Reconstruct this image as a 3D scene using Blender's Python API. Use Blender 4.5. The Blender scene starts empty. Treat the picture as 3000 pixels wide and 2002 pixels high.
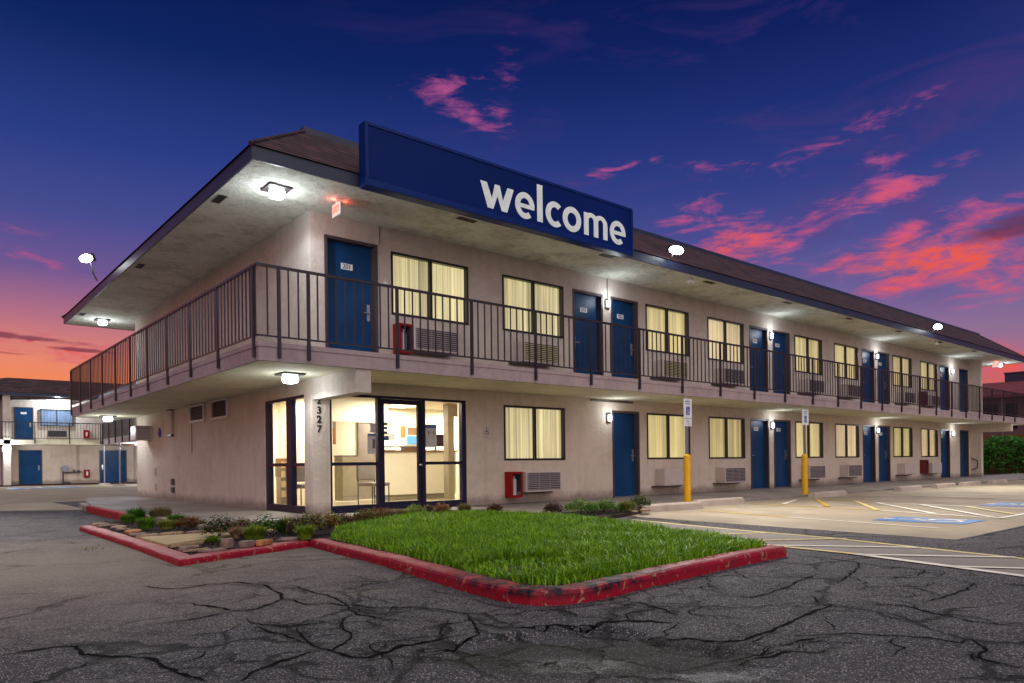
import bpy, math, random
from mathutils import Vector, Matrix
random.seed(7)
R = math.radians
S = bpy.context.scene
COL = S.collection

# ------------------------------------------------------------------ helpers
class MB:
    def __init__(s): s.v=[]; s.f=[]; s.m=[]; s.sm=[]
    def add(s, vs, fs, mi=0, smooth=False):
        o=len(s.v); s.v+= [tuple(v) for v in vs]
        for f in fs: s.f.append([o+i for i in f]); s.m.append(mi); s.sm.append(smooth)
    def box(s,x0,x1,y0,y1,z0,z1,mi=0):
        s.add([(x0,y0,z0),(x1,y0,z0),(x1,y1,z0),(x0,y1,z0),(x0,y0,z1),(x1,y0,z1),(x1,y1,z1),(x0,y1,z1)],
              [(0,3,2,1),(4,5,6,7),(0,1,5,4),(1,2,6,5),(2,3,7,6),(3,0,4,7)],mi)
    def quad(s,a,b,c,d,mi=0): s.add([a,b,c,d],[(0,1,2,3)],mi)
    def prism(s,pts,z0,z1,mi=0):
        n=len(pts); a=sum(pts[i][0]*pts[(i+1)%n][1]-pts[(i+1)%n][0]*pts[i][1] for i in range(n))
        if a<0: pts=pts[::-1]
        vs=[(p[0],p[1],z0) for p in pts]+[(p[0],p[1],z1) for p in pts]
        fs=[tuple(range(n-1,-1,-1)),tuple(range(n,2*n))]+[(i,(i+1)%n,n+(i+1)%n,n+i) for i in range(n)]
        s.add(vs,fs,mi)
    def tube(s,p0,p1,r0,r1=None,n=12,mi=0,caps=True,smooth=True):
        r1=r0 if r1 is None else r1
        p0=Vector(p0);p1=Vector(p1);d=(p1-p0).normalized()
        a=d.orthogonal().normalized();b=d.cross(a)
        vs=[];
        for p,r in((p0,r0),(p1,r1)):
            for i in range(n):
                t=2*math.pi*i/n; vs.append(p+a*(r*math.cos(t))+b*(r*math.sin(t)))
        s.add(vs,[(i,(i+1)%n,n+(i+1)%n,n+i) for i in range(n)],mi,smooth)
        if caps: s.add(vs,[tuple(range(n-1,-1,-1)),tuple(range(n,2*n))],mi)
    def path(s,pts,r,n=8,mi=0):
        for a,b in zip(pts,pts[1:]): s.tube(a,b,r,r,n,mi)
    def dome(s,c,r,h,n=16,k=5,mi=0,up=1):
        vs=[];fs=[]
        for j in range(k):
            t=math.pi/2*j/k
            for i in range(n):
                a=2*math.pi*i/n; vs.append((c[0]+r*math.cos(t)*math.cos(a),c[1]+r*math.cos(t)*math.sin(a),c[2]+up*h*math.sin(t)))
        vs.append((c[0],c[1],c[2]+up*h))
        for j in range(k-1):
            for i in range(n): fs.append((j*n+i,j*n+(i+1)%n,(j+1)*n+(i+1)%n,(j+1)*n+i))
        for i in range(n): fs.append(((k-1)*n+i,(k-1)*n+(i+1)%n,k*n))
        s.add(vs,fs,mi,True)
    def build(s,name,mats,parent=None,bevel=0):
        me=bpy.data.meshes.new(name); me.from_pydata(s.v,[],s.f)
        if not isinstance(mats,(list,tuple)): mats=[mats]
        for m in mats: me.materials.append(m)
        me.polygons.foreach_set('material_index',s.m); me.polygons.foreach_set('use_smooth',s.sm)
        me.update()
        o=bpy.data.objects.new(name,me); COL.objects.link(o)
        if parent: o.parent=parent
        if bevel:
            b=o.modifiers.new('bevel','BEVEL'); b.width=bevel; b.segments=2; b.limit_method='ANGLE'
        return o
def tag(o,label=None,cat=None,group=None,kind=None):
    if label: o['label']=label
    if cat: o['category']=cat
    if group: o['group']=group
    if kind: o['kind']=kind
    return o
def empty(name,loc,label=None,cat=None,group=None,rz=0):
    o=bpy.data.objects.new(name,None); COL.objects.link(o); o.location=loc; o.rotation_euler=(0,0,rz); o.empty_display_size=.1
    return tag(o,label,cat,group)
def copy_tree(o,parent=None):
    c=o.copy(); COL.objects.link(c)
    if parent is not None: c.parent=parent
    for ch in list(o.children): copy_tree(ch,c)
    return c
def box(name,x0,x1,y0,y1,z0,z1,m,parent=None,bevel=0):
    b=MB(); b.box(x0,x1,y0,y1,z0,z1); return b.build(name,m,parent,bevel)

# ------------------------------------------------------------------ materials
class NT:
    def __init__(s,tree): s.t=tree; s.n=tree.nodes; s.l=tree.links
    def node(s,ty,ins=None,**kw):
        n=s.n.new(ty)
        for k,v in kw.items(): setattr(n,k,v)
        if ins:
            for k,v in ins.items():
                sock=n.inputs[k]
                if hasattr(v,'is_linked') or isinstance(v,bpy.types.NodeSocket): s.l.new(v,sock)
                else: sock.default_value=v
        return n
    def math(s,op,a,b=0,c=0,clamp=False):
        n=s.node('ShaderNodeMath',{0:a,1:b,2:c} if op in('MULTIPLY_ADD','SMOOTH_MIN','COMPARE') else ({0:a,1:b}),operation=op); n.use_clamp=clamp; return n.outputs[0]
    def mix(s,f,a,b,blend='MIX'):
        n=s.n.new('ShaderNodeMix'); n.data_type='RGBA'; n.blend_type=blend
        for sock,v in((n.inputs[0],f),(n.inputs[6],a),(n.inputs[7],b)):
            if isinstance(v,bpy.types.NodeSocket): s.l.new(v,sock)
            else:
                if sock.type=='RGBA' and len(v)==3: v=(*v,1)
                sock.default_value=v
        return n.outputs[2]
    def mr(s,v,a,b,c=0,d=1,smooth=False):
        n=s.node('ShaderNodeMapRange',{0:v,1:a,2:b,3:c,4:d}); n.interpolation_type='SMOOTHSTEP' if smooth else 'LINEAR'; return n.outputs[0]
    def noise(s,vec,scale,detail=4,rough=.55,dist=0):
        return s.node('ShaderNodeTexNoise',{'Vector':vec,'Scale':scale,'Detail':detail,'Roughness':rough,'Distortion':dist}).outputs
    def ramp(s,f,stops):
        n=s.n.new('ShaderNodeValToRGB'); s.l.new(f,n.inputs[0]); e=n.color_ramp.elements
        while len(e)<len(stops): e.new(.5)
        for el,(p,c) in zip(e,stops): el.position=p; el.color=(*c,1)
        return n.outputs[0]
def lin(r,g,b):
    f=lambda c:((c/255+.055)/1.055)**2.4 if c/255>.04045 else c/255/12.92
    return (f(r),f(g),f(b))
def new_mat(name):
    m=bpy.data.materials.new(name); m.use_nodes=True; t=NT(m.node_tree)
    p=next(n for n in t.n if n.type=='BSDF_PRINCIPLED')
    return m,t,p
def objvec(t): return t.node('ShaderNodeTexCoord').outputs['Object']
def geopos(t): return t.node('ShaderNodeNewGeometry').outputs['Position']
def simple(name,col,rough=.5,metal=0,noise=.12,nscale=6,bump=0,bscale=60,spec=.5,emit=0,ecol=None):
    m,t,p=new_mat(name); v=geopos(t)
    nz=t.noise(v,nscale,5)[0]
    k=t.mr(nz,.3,.7,1-noise,1+noise)
    c=t.node('ShaderNodeVectorMath',{0:(*col,)},operation='SCALE'); t.l.new(k,c.inputs['Scale'])
    t.l.new(c.outputs[0],p.inputs['Base Color'])
    p.inputs['Roughness'].default_value=rough; p.inputs['Metallic'].default_value=metal
    p.inputs['Specular IOR Level'].default_value=spec
    if bump:
        b=t.node('ShaderNodeBump',{'Height':t.noise(v,bscale,4)[0],'Strength':bump,'Distance':.01}); t.l.new(b.outputs[0],p.inputs['Normal'])
    if emit:
        p.inputs['Emission Color'].default_value=(*(ecol or col),1); p.inputs['Emission Strength'].default_value=emit
    return m
def stucco(name,col,stain,amt=.5,bump=.5,sc=1.2,sheen=None):
    m,t,p=new_mat(name); v=geopos(t)
    big=t.noise(v,sc*.7,6,.65,.4)[0]; med=t.noise(v,sc*4,5,.6,.8)[0]
    f=t.mr(t.math('ADD',t.math('MULTIPLY',big,.6),t.math('MULTIPLY',med,.4)),.42,.66,0,amt,True)
    # vertical streaks
    mp=t.node('ShaderNodeMapping',{'Vector':v,'Scale':(5,5,.35)}).outputs[0]
    st=t.mr(t.noise(mp,1.2,4,.6)[0],.48,.75,0,.45)
    c=t.mix(f,col,stain); c=t.mix(st,c,tuple(x*.72 for x in col))
    if name=='wall_stucco':
        zz=t.node('ShaderNodeSeparateXYZ',{0:v}).outputs[2]
        sp=t.mr(t.math('ADD',zz,t.math('MULTIPLY',t.noise(v,3.5,6,.7)[0],-.32)),-.10,.06,.6,0); c=t.mix(sp,c,lin(96,80,72))
    t.l.new(c,p.inputs['Base Color']); p.inputs['Roughness'].default_value=.85
    p.inputs['Specular IOR Level'].default_value=.25
    h=t.math('ADD',t.noise(v,26,6,.65,1.2)[0],t.math('MULTIPLY',t.noise(v,7,4,.5,1.5)[0],1.5))
    b=t.node('ShaderNodeBump',{'Height':h,'Strength':bump,'Distance':.018}); t.l.new(b.outputs[0],p.inputs['Normal'])
    return m

M={}
M['wall']=stucco('wall_stucco',lin(214,198,184),lin(186,172,152),.6,.6)
M['wallup']=stucco('upper_wall_stucco',lin(208,196,186),lin(174,162,150),.6,.55)
M['soffit']=stucco('soffit_stucco',lin(226,226,214),lin(164,164,146),.75,.8,2.0)
M['ceil2']=stucco('slab_underside_stucco',lin(220,214,188),lin(186,180,150),.6,.4,.8)
M['fascia']=stucco('mauve_fascia',lin(172,154,156),lin(136,116,120),.55,.2,1.5)
M['trim_dark']=simple('dark_eave_paint',lin(42,50,74),.45,0,.15,3)
M['blue']=simple('blue_door_paint',(.001,.042,.135),.42,0,.25,2.2,.05,30,spec=.25)
M['frame']=simple('brown_door_frame',lin(72,62,66),.4)
M['black']=simple('black_window_frame',lin(24,20,26),.35)
M['navyframe']=simple('dark_bronze_storefront',lin(34,32,54),.4,0,spec=.2)
M['rail']=simple('dark_bronze_railing',lin(52,44,50),.38,.2,.2,9)
M['white']=simple('white_plastic',lin(225,225,222),.45)
M['acwhite']=simple('beige_unit_metal',lin(196,182,176),.45,0,.06)
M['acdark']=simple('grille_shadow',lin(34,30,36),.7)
M['acslat']=simple('grille_slats',lin(150,138,140),.5)
M['acslaty']=simple('yellowed_grille_slats',lin(186,176,132),.5)
M['red']=simple('red_cabinet_paint',lin(146,10,18),.45,spec=.2)
M['reddark']=simple('dull_dark_red_paint',lin(104,16,24),.5)
M['redtank']=simple('extinguisher_tank',lin(190,190,190),.3,.3)
M['steel']=simple('brushed_steel',lin(190,190,195),.3,.9)
M['galv']=simple('galvanised_post',lin(150,150,165),.4,.6)
M['yellow']=simple('yellow_bollard_plastic',(.78,.42,.004),.35,0,.08)
M['signblue']=simple('deep_blue_sign_face',(.0004,.014,.125),.5,0,.15,.6,spec=.12)
M['signframe']=simple('blue_sign_cabinet',(.0008,.02,.15),.4,0,spec=.2)
M['letter']=simple('pale_sign_letters',lin(215,222,222),.4,emit=.2,ecol=lin(200,210,205))
M['ink']=simple('dark_numeral',lin(28,26,34),.5)
M['inkred']=simple('plum_numeral',lin(110,24,50),.5)
M['signwhite']=simple('white_sign_sheet',lin(222,226,232),.4)
M['signb']=simple('blue_symbol_panel',lin(10,40,150),.4)
M['signgreen']=simple('green_sign_text',lin(60,110,100),.4)
M['stone1']=simple('tan_edging_stone',lin(140,114,86),.8,0,.3,14,.6,30)
M['stone2']=simple('orange_edging_stone',lin(160,108,62),.8,0,.3,14,.6,30)
M['stone3']=simple('pinkish_edging_stone',lin(124,100,90),.8,0,.3,14,.6,30)
M['mulch']=simple('dark_mulch_chips',lin(40,37,42),.9,0,.45,40)
M['soil']=simple('brown_soil',lin(52,38,30),.95,0,.4,20,.6,60)
M['bark']=simple('brown_stem',lin(80,62,44),.9)
M['floor']=simple('lobby_floor_tile',lin(190,176,150),.25,0,.06,3)
M['lobwall']=simple('lobby_cream_wall',lin(232,226,206),.7,0,.03)
M['lobgrey']=simple('lobby_grey_panel',lin(140,130,108),.6)
M['lobdoor']=simple('lobby_taupe_door',lin(120,110,102),.5)
M['wood']=simple('dark_counter_wood',lin(110,84,58),.4)
M['orange']=simple('orange_canvas',lin(214,92,36),.7)
M['cream']=simple('cream_canvas',lin(240,222,180),.7)
M['paper']=simple('printed_grey_paper',lin(214,212,204),.7)
M['papertext']=simple('printed_dark_blocks',lin(110,104,96),.7)
M['sky_blue_card']=simple('blue_card',lin(60,120,165),.6)
M['brownroof']=simple('dark_red_brown_roof',lin(120,56,66),.85,0,.2,3)
M['brownwall']=simple('plum_brown_wall',lin(110,78,84),.85)
M['fencewood']=simple('red_brown_fence',lin(128,64,40),.8,0,.25,10)
M['louvre']=simple('brown_louvre',lin(84,58,58),.6)
M['crack']=simple('crack_gap_rim_shade',(.004,.003,.004),.95,spec=.05)
M['darkglass']=simple('dark_window_pane',lin(28,30,42),.08,0,.1)

def emis(name,col,st):
    m,t,p=new_mat(name); e=t.node('ShaderNodeEmission',{'Color':(*col,1),'Strength':st})
    out=next(n for n in t.n if n.type=='OUTPUT_MATERIAL'); t.l.new(e.outputs[0],out.inputs[0]); return m
M['lampcool']=emis('cool_lamp_lens',(.86,.94,1),9)
M['flood']=emis('floodlight_lens',(.9,.96,1),40)
M['lampwarm']=emis('warm_lamp_lens',(1,.88,.62),4)
M['exitred']=emis('exit_sign_red',(1,.12,.08),2.2)
M['exitface']=emis('exit_sign_face',(1,.72,.62),1.0)

def glass(name,tint=(1,1,1),refl=1.0):
    m,t,p=new_mat(name)
    fc=t.node('ShaderNodeLayerWeight',{'Blend':.5}).outputs['Facing']
    fr=t.math('MULTIPLY',t.math('ADD',t.math('MULTIPLY',t.math('POWER',fc,5),.9),.045),refl,clamp=True)
    tr=t.node('ShaderNodeBsdfTransparent',{'Color':(*tint,1)}); gl=t.node('ShaderNodeBsdfGlossy',{'Roughness':.02})
    mx=t.node('ShaderNodeMixShader',{0:fr,1:tr.outputs[0],2:gl.outputs[0]})
    out=next(n for n in t.n if n.type=='OUTPUT_MATERIAL'); t.l.new(mx.outputs[0],out.inputs[0]); return m
M['glass']=glass('clear_window_glass')
M['glassdim']=glass('tinted_window_glass',(.8,.84,.9),1.5)

def curtain(name,col,st,fold,contrast,seed):
    # back-lit fabric: folds overlap and pass less light
    m,t,p=new_mat(name); v=geopos(t)
    mp=t.node('ShaderNodeMapping',{'Vector':v,'Location':(seed,0,0),'Scale':(fold,fold,.12)}).outputs[0]
    n1=t.noise(mp,1,3,.6,.6)[0]
    f=t.mr(n1,.32,.68,1-contrast,1+contrast*.5)
    mp2=t.node('ShaderNodeMapping',{'Vector':v,'Location':(seed*3,1,0),'Scale':(.9,.9,.5)}).outputs[0]
    f=t.math('MULTIPLY',f,t.mr(t.noise(mp2,1.1,2)[0],.3,.7,.8,1.12))
    c=t.mix(n1,tuple(col),(col[0]*.93,col[1]*.9,col[2]*.7))
    p.inputs['Base Color'].default_value=(*[x*.6 for x in col],1); p.inputs['Roughness'].default_value=.9
    t.l.new(c,p.inputs['Emission Color']); t.l.new(t.math('MULTIPLY',f,st),p.inputs['Emission Strength'])
    return m
CUR=[curtain('lit_curtain_a',lin(238,226,178),.80,16,.7,3),curtain('lit_curtain_b',lin(232,218,160),.70,12,.5,11),curtain('lit_curtain_c',lin(238,222,164),.78,9,.45,23),curtain('lit_curtain_d',lin(226,210,154),.62,9,.55,31),curtain('lit_curtain_e',lin(242,222,180),.74,7,.5,41)]
M['curt_cool']=curtain('cool_dim_curtain',lin(160,176,196),.6,9,.15,5)

# roof shingles
def shingles():
    m,t,p=new_mat('asphalt_shingles'); v=geopos(t)
    sep=t.node('ShaderNodeSeparateXYZ',{0:v}).outputs
    u=t.math('ADD',sep[0],sep[1]); vec=t.node('ShaderNodeCombineXYZ',{0:u,1:sep[2],2:0}).outputs[0]
    b=t.node('ShaderNodeTexBrick',{'Vector':vec,'Scale':1,'Mortar Size':.012,'Brick Width':.34,'Row Height':.10,'Color1':(.085,.034,.038,1),'Color2':(.022,.012,.018,1),'Mortar':(.004,.003,.005,1),'Bias':-.1})
    c=t.mix(t.mr(t.noise(v,3,4)[0],.35,.7),b.outputs[0],(.07,.03,.03),'MIX'); 
    c=t.mix(.75,c,b.outputs[0])
    t.l.new(c,p.inputs['Base Color']); p.inputs['Roughness'].default_value=.75
    bp=t.node('ShaderNodeBump',{'Height':b.outputs['Fac'],'Strength':.8,'Distance':.03}); bp.invert=True
    t.l.new(bp.outputs[0],p.inputs['Normal']); return m
M['shingle']=shingles()

def red_kerb():
    m,t,p=new_mat('worn_red_kerb_paint'); v=geopos(t)
    nz=t.node('ShaderNodeSeparateXYZ',{0:t.node('ShaderNodeNewGeometry').outputs['Normal']}).outputs[2]
    chip=t.noise(v,13,6,.7,.8)[0]; big=t.noise(v,2.2,4,.6)[0]
    redv=t.mix(t.noise(v,4,5,.7)[0],(.16,.002,.012),(.46,.006,.03))
    top=t.mr(nz,.6,.9)
    xx_=t.node('ShaderNodeSeparateXYZ',{0:v}).outputs[0]
    wear=t.math('MULTIPLY',top,t.mr(big,.38,.62,t.mr(xx_,-2.9,-3.05,.0,.5),t.mr(xx_,-2.9,-3.05,.35,.85)))
    c=t.mix(wear,redv,lin(178,120,122))
    hole=t.mr(chip,.585,.615,0,.85); c=t.mix(hole,c,lin(176,140,110))
    # black tyre scuffs round the nose
    d=t.node('ShaderNodeVectorMath',{0:v,1:(-1.75,-8.0,-.05)},operation='DISTANCE').outputs['Value']
    zz=t.node('ShaderNodeSeparateXYZ',{0:v}).outputs[2]
    sc=t.math('MULTIPLY',t.mr(d,.5,1.7,1,0),t.math('MULTIPLY',t.mr(zz,-.115,-.075),t.mr(t.noise(v,9,5)[0],.36,.55)))
    c=t.mix(sc,c,(.006,.005,.01))
    dirt=t.mr(t.noise(v,5,5,.7)[0],.55,.75,0,.5); c=t.mix(dirt,c,(.05,.02,.025))
    t.l.new(c,p.inputs['Base Color']); t.l.new(t.mr(chip,.3,.7,.45,.75),p.inputs['Roughness']); p.inputs['Specular IOR Level'].default_value=.3
    b=t.node('ShaderNodeBump',{'Height':t.math('SUBTRACT',t.noise(v,22,5,.6)[0],hole),'Strength':.55,'Distance':.012}); t.l.new(b.outputs[0],p.inputs['Normal'])
    return m
M['kerb']=red_kerb()

def concrete(name,c1,c2,rough=.75,joint=0,wet=0):
    m,t,p=new_mat(name); v=geopos(t)
    a=t.noise(v,.8,6,.6,.3)[0]; b=t.noise(v,9,5,.6)[0]
    c=t.mix(t.mr(a,.35,.68),c1,c2); c=t.mix(t.mr(b,.45,.75,0,.35),c,tuple(x*.6 for x in c1))
    n2=t.noise(v,220,2)[0]; c=t.mix(t.mr(n2,.3,.7,.0,.25),c,tuple(x*1.5 for x in c1))
    if joint:
        sp=t.node('ShaderNodeSeparateXYZ',{0:v}).outputs
        for k in (0,1):
            fr=t.math('PINGPONG',sp[k],joint/2); c=t.mix(t.mr(fr,.0,.012,.75,0),c,(.03,.028,.03))
    t.l.new(c,p.inputs['Base Color']); t.l.new(t.mr(a,.3,.7,rough-.2,rough+.05),p.inputs['Roughness'])
    bm=t.node('ShaderNodeBump',{'Height':t.noise(v,70,4)[0],'Strength':.3,'Distance':.006}); t.l.new(bm.outputs[0],p.inputs['Normal'])
    return m
M['walk']=concrete('walkway_concrete',lin(150,140,132),lin(118,108,104),.75,1.5)
M['pad']=concrete('parking_concrete',lin(162,148,126),lin(130,118,104),.9)
M['strip']=concrete('striped_strip_concrete',lin(134,124,116),lin(112,104,102),.85)
M['stop']=concrete('wheel_stop_concrete',lin(186,172,158),lin(146,130,120),.9)
M['sand']=concrete('sandy_path_slab',lin(172,150,108),lin(150,130,96),.85)
def paint(name,col,wear=.5):
    m,t,p=new_mat(name); v=geopos(t)
    w=t.mr(t.noise(v,7,7,.75,.5)[0],wear+.06,wear+.16)
    w2=t.mr(t.noise(v,.9,3)[0],.45,.75,0,.3)
    c=t.mix(t.math('MAXIMUM',w,w2),col,tuple(x*.4 for x in lin(150,136,118)))
    t.l.new(c,p.inputs['Base Color']); p.inputs['Roughness'].default_value=.5; return m
M['pwhite']=paint('white_road_paint',lin(240,232,215),.55)
M['pyellow']=paint('yellow_road_paint',lin(226,178,60),.52)
M['pcream']=paint('cream_road_paint',lin(230,206,132),.5)
M['pblue']=paint('blue_road_paint',lin(60,120,190),.54)

def asphalt():
    m,t,p=new_mat('cracked_asphalt'); v=geopos(t)
    big=t.noise(v,.35,6,.6,.5)[0]; med=t.noise(v,2.3,6,.65,.5)[0]
    base=t.mix(t.mr(big,.36,.66),(.062,.054,.064),(.135,.120,.122))
    base=t.mix(t.mr(med,.42,.66,0,.6),base,(.034,.028,.034))
    # aggregate
    vo=t.node('ShaderNodeTexVoronoi',{'Vector':v,'Scale':82,'Randomness':1}); 
    rnd=t.node('ShaderNodeSeparateColor',{0:vo.outputs['Color']}).outputs
    inst=t.mr(vo.outputs['Distance'],.2,.5,1,0)
    bright=t.math('MULTIPLY',inst,t.mr(rnd[0],.38,.8,0,1))
    c=t.mix(t.math('MULTIPLY',t.mr(rnd[1],.3,.65,0,.85),1.0),base,(.018,.015,.02)); c=t.mix(bright,c,(.74,.66,.72))
    vo2=t.node('ShaderNodeTexVoronoi',{'Vector':v,'Scale':230}); r2=t.node('ShaderNodeSeparateColor',{0:vo2.outputs['Color']}).outputs
    c=t.mix(t.mr(r2[1],.7,1,0,.5),c,(.22,.20,.215)); c=t.mix(t.mr(r2[0],.55,.9,0,.75),c,(.016,.014,.018))
    # cracks : two scales of distorted cells
    dn=t.noise(v,1.3,6,.65)[1]
    dv=t.node('ShaderNodeVectorMath',{0:dn,1:(.5,.5,.5)},operation='SUBTRACT').outputs[0]
    dv=t.node('ShaderNodeVectorMath',{0:dv},operation='SCALE'); dv.inputs['Scale'].default_value=.7
    wv=t.node('ShaderNodeVectorMath',{0:v,1:dv.outputs[0]},operation='ADD').outputs[0]
    wv=t.node('ShaderNodeVectorMath',{0:wv,1:(1,1,0)},operation='MULTIPLY').outputs[0]
    e1=t.node('ShaderNodeTexVoronoi',{'Vector':wv,'Scale':.62},feature='DISTANCE_TO_EDGE').outputs['Distance']
    e2=t.node('ShaderNodeTexVoronoi',{'Vector':wv,'Scale':1.9},feature='DISTANCE_TO_EDGE').outputs['Distance']
    wn=t.noise(v,1.1,3)[0]
    k1=t.math('MULTIPLY',t.mr(e1,.006,.018,1,0),t.mr(wn,.42,.5))
    # finer crazing close to the pothole and nose
    dd=t.node('ShaderNodeVectorMath',{0:v,1:(-2.75,-7.7,-.15)},operation='DISTANCE').outputs['Value']
    zone=t.mr(t.math('ADD',dd,t.math('MULTIPLY',wn,1.5)),2.0,3.3,1,0)
    k2=t.math('MULTIPLY',t.mr(e2,.008,.04,1,0),t.math('MULTIPLY',zone,t.mr(t.noise(v,2.1,3)[0],.38,.52)))
    crack=t.math('MAXIMUM',k1,k2)
    att=t.node('ShaderNodeAttribute',attribute_name='crack_dirt').outputs['Fac']
    halo=t.math('MULTIPLY',att,t.mr(t.noise(v,11,6,.7)[0],.36,.62,.1,1))
    c=t.mix(t.math('MULTIPLY',crack,.93),c,(.006,.004,.006))
    c=t.mix(t.math('MULTIPLY',halo,.7),c,(.014,.011,.012))
    # broken, ravelled patch (pothole) and puddles
    mp=t.node('ShaderNodeMapping',{'Vector':v,'Location':(2.7,9.15,.15)}).outputs[0]
    rot=t.node('ShaderNodeVectorRotate',{'Vector':mp,'Angle':R(40)},rotation_type='Z_AXIS').outputs[0]
    el=t.node('ShaderNodeVectorMath',{0:rot,1:(.8,1.5,0)},operation='MULTIPLY').outputs[0]
    ln=t.node('ShaderNodeVectorMath',{0:el},operation='LENGTH').outputs['Value']
    pn=t.math('MULTIPLY',t.noise(v,2.2,7,.7,.9)[0],1.5)
    pot=t.mr(t.math('ADD',ln,pn),1.3,1.42,1,0)
    rim=t.mr(t.math('ABSOLUTE',t.math('SUBTRACT',t.math('ADD',ln,pn),1.42)),0,.05,1,0)
    c=t.mix(t.math('MULTIPLY',pot,.55),c,(.03,.026,.018))
    pud=None
    for (x,y,a,b) in ((-2.88,-9.14,3.4,6.0),(-2.5,-9.72,3.2,6.5)):
        q=t.node('ShaderNodeMapping',{'Vector':v,'Location':(-x,-y,.15)}).outputs[0]
        q=t.node('ShaderNodeVectorRotate',{'Vector':q,'Angle':R(40)},rotation_type='Z_AXIS').outputs[0]
        q=t.node('ShaderNodeVectorMath',{0:q,1:(a,b,0)},operation='MULTIPLY').outputs[0]
        l=t.node('ShaderNodeVectorMath',{0:q},operation='LENGTH').outputs['Value']
        l=t.math('ADD',l,t.math('MULTIPLY',t.noise(v,14,5,.75)[0],1.3))
        f=t.mr(l,1.1,1.7,1,0); pud=f if pud is None else t.math('MAXIMUM',pud,f)
    c=t.mix(t.math('MULTIPLY',pud,t.math('MULTIPLY',inst,.75)),c,(.42,.5,.56))
    # warm floodlight pool beside the bed, painted into the asphalt colour
    pool_dist=t.node('ShaderNodeVectorMath',{0:v,1:(-4.2,-3.0,-.15)},operation='DISTANCE').outputs['Value']
    c=t.mix(t.math('MULTIPLY',t.mr(t.math('ADD',pool_dist,t.math('MULTIPLY',med,2.5)),2.2,5.6,1,0),.45),c,lin(182,166,144))
    t.l.new(c,p.inputs['Base Color'])
    rg=t.mr(med,.3,.7,.68,.85); rg=t.math('SUBTRACT',rg,t.math('MULTIPLY',pud,.5),clamp=True)
    t.l.new(rg,p.inputs['Roughness']); p.inputs['Specular IOR Level'].default_value=.28
    h=t.math('MULTIPLY',inst,.22); h=t.math('ADD',h,t.math('MULTIPLY',t.noise(v,1.6,5)[0],2.2)); h=t.math('SUBTRACT',h,t.math('MULTIPLY',crack,1.8)); h=t.math('ADD',h,0)
    h=t.math('ADD',h,t.math('MULTIPLY',t.noise(v,45,3,.7)[0],.5))
    b=t.node('ShaderNodeBump',{'Height':h,'Strength':1,'Distance':.03}); t.l.new(b.outputs[0],p.inputs['Normal'])
    return m
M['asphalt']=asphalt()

def foliage(name,c1,c2,rough=.5,trans=.3):
    m,t,p=new_mat(name)
    r=t.node('ShaderNodeNewGeometry').outputs['Random Per Island']; v=geopos(t)
    c=t.mix(r,c1,c2); c=t.mix(t.mr(t.noise(v,2.2,3)[0],.4,.65,0,.45),c,tuple(x*.55 for x in c1))
    t.l.new(c,p.inputs['Base Color']); p.inputs['Roughness'].default_value=rough
    p.inputs['Specular IOR Level'].default_value=.3
    tl=t.node('ShaderNodeBsdfTranslucent'); t.l.new(c,tl.inputs[0])
    mx=t.node('ShaderNodeMixShader',{0:trans,1:p.outputs[0],2:tl.outputs[0]})
    out=next(n for n in t.n if n.type=='OUTPUT_MATERIAL'); t.l.new(mx.outputs[0],out.inputs[0]); return m
M['grass']=foliage('lawn_blades',(.055,.20,.004),(.33,.56,.015))
M['p_green']=foliage('fresh_green_leaves',(.03,.14,.01),(.14,.32,.03))
M['p_lime']=foliage('lime_leaves',(.14,.25,.01),(.4,.5,.04))
M['p_olive']=foliage('olive_leaves',(.12,.13,.03),(.32,.30,.08))
M['p_rust']=foliage('rusty_leaves',(.16,.045,.02),(.38,.16,.05))
M['p_tan']=foliage('dry_tan_leaves',(.22,.16,.08),(.42,.34,.18))
M['p_plum']=foliage('plum_leaves',(.07,.03,.03),(.22,.1,.09))
M['p_dark']=foliage('dark_green_leaves',(.015,.05,.012),(.07,.13,.03))
M['p_flower']=simple('white_petals',(.8,.8,.76),.6)
M['hedge']=foliage('hedge_leaves',(.012,.085,.008),(.09,.38,.03))

# ------------------------------------------------------------------ world: dusk sky with lit clouds
w=bpy.data.worlds.new('World'); S.world=w; w.use_nodes=True
t=NT(w.node_tree); t.n.clear()
out=t.n.new('ShaderNodeOutputWorld'); bg=t.n.new('ShaderNodeBackground'); t.l.new(bg.outputs[0],out.inputs[0])
dirv=t.node('ShaderNodeTexCoord').outputs['Generated']
x,y,z=t.node('ShaderNodeSeparateXYZ',{0:dirv}).outputs
hor=t.math('SQRT',t.math('ADD',t.math('MULTIPLY',x,x),t.math('MULTIPLY',y,y)))
te=t.math('DIVIDE',z,t.math('MAXIMUM',hor,.02)); az=t.math('ARCTAN2',x,y)
tn=t.mr(te,0,.7)
def stops(l): return [(a/.7,lin(*c)) for a,c in l]
rl=t.ramp(tn,stops([(0,(242,114,54)),(.09,(252,140,76)),(.125,(240,140,110)),(.18,(184,114,136)),(.235,(114,90,148)),(.30,(74,78,148)),(.39,(44,64,136)),(.53,(16,38,102)),(.66,(9,26,80))]))
rr=t.ramp(tn,stops([(0,(236,96,82)),(.085,(214,104,100)),(.14,(154,116,150)),(.20,(116,102,158)),(.28,(80,82,150)),(.36,(52,64,136)),(.46,(32,48,118)),(.56,(18,34,98)),(.66,(13,25,80))]))
fz=t.mr(az,.05,1.35,0,1,True)
base=t.mix(fz,rl,rr)
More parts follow.
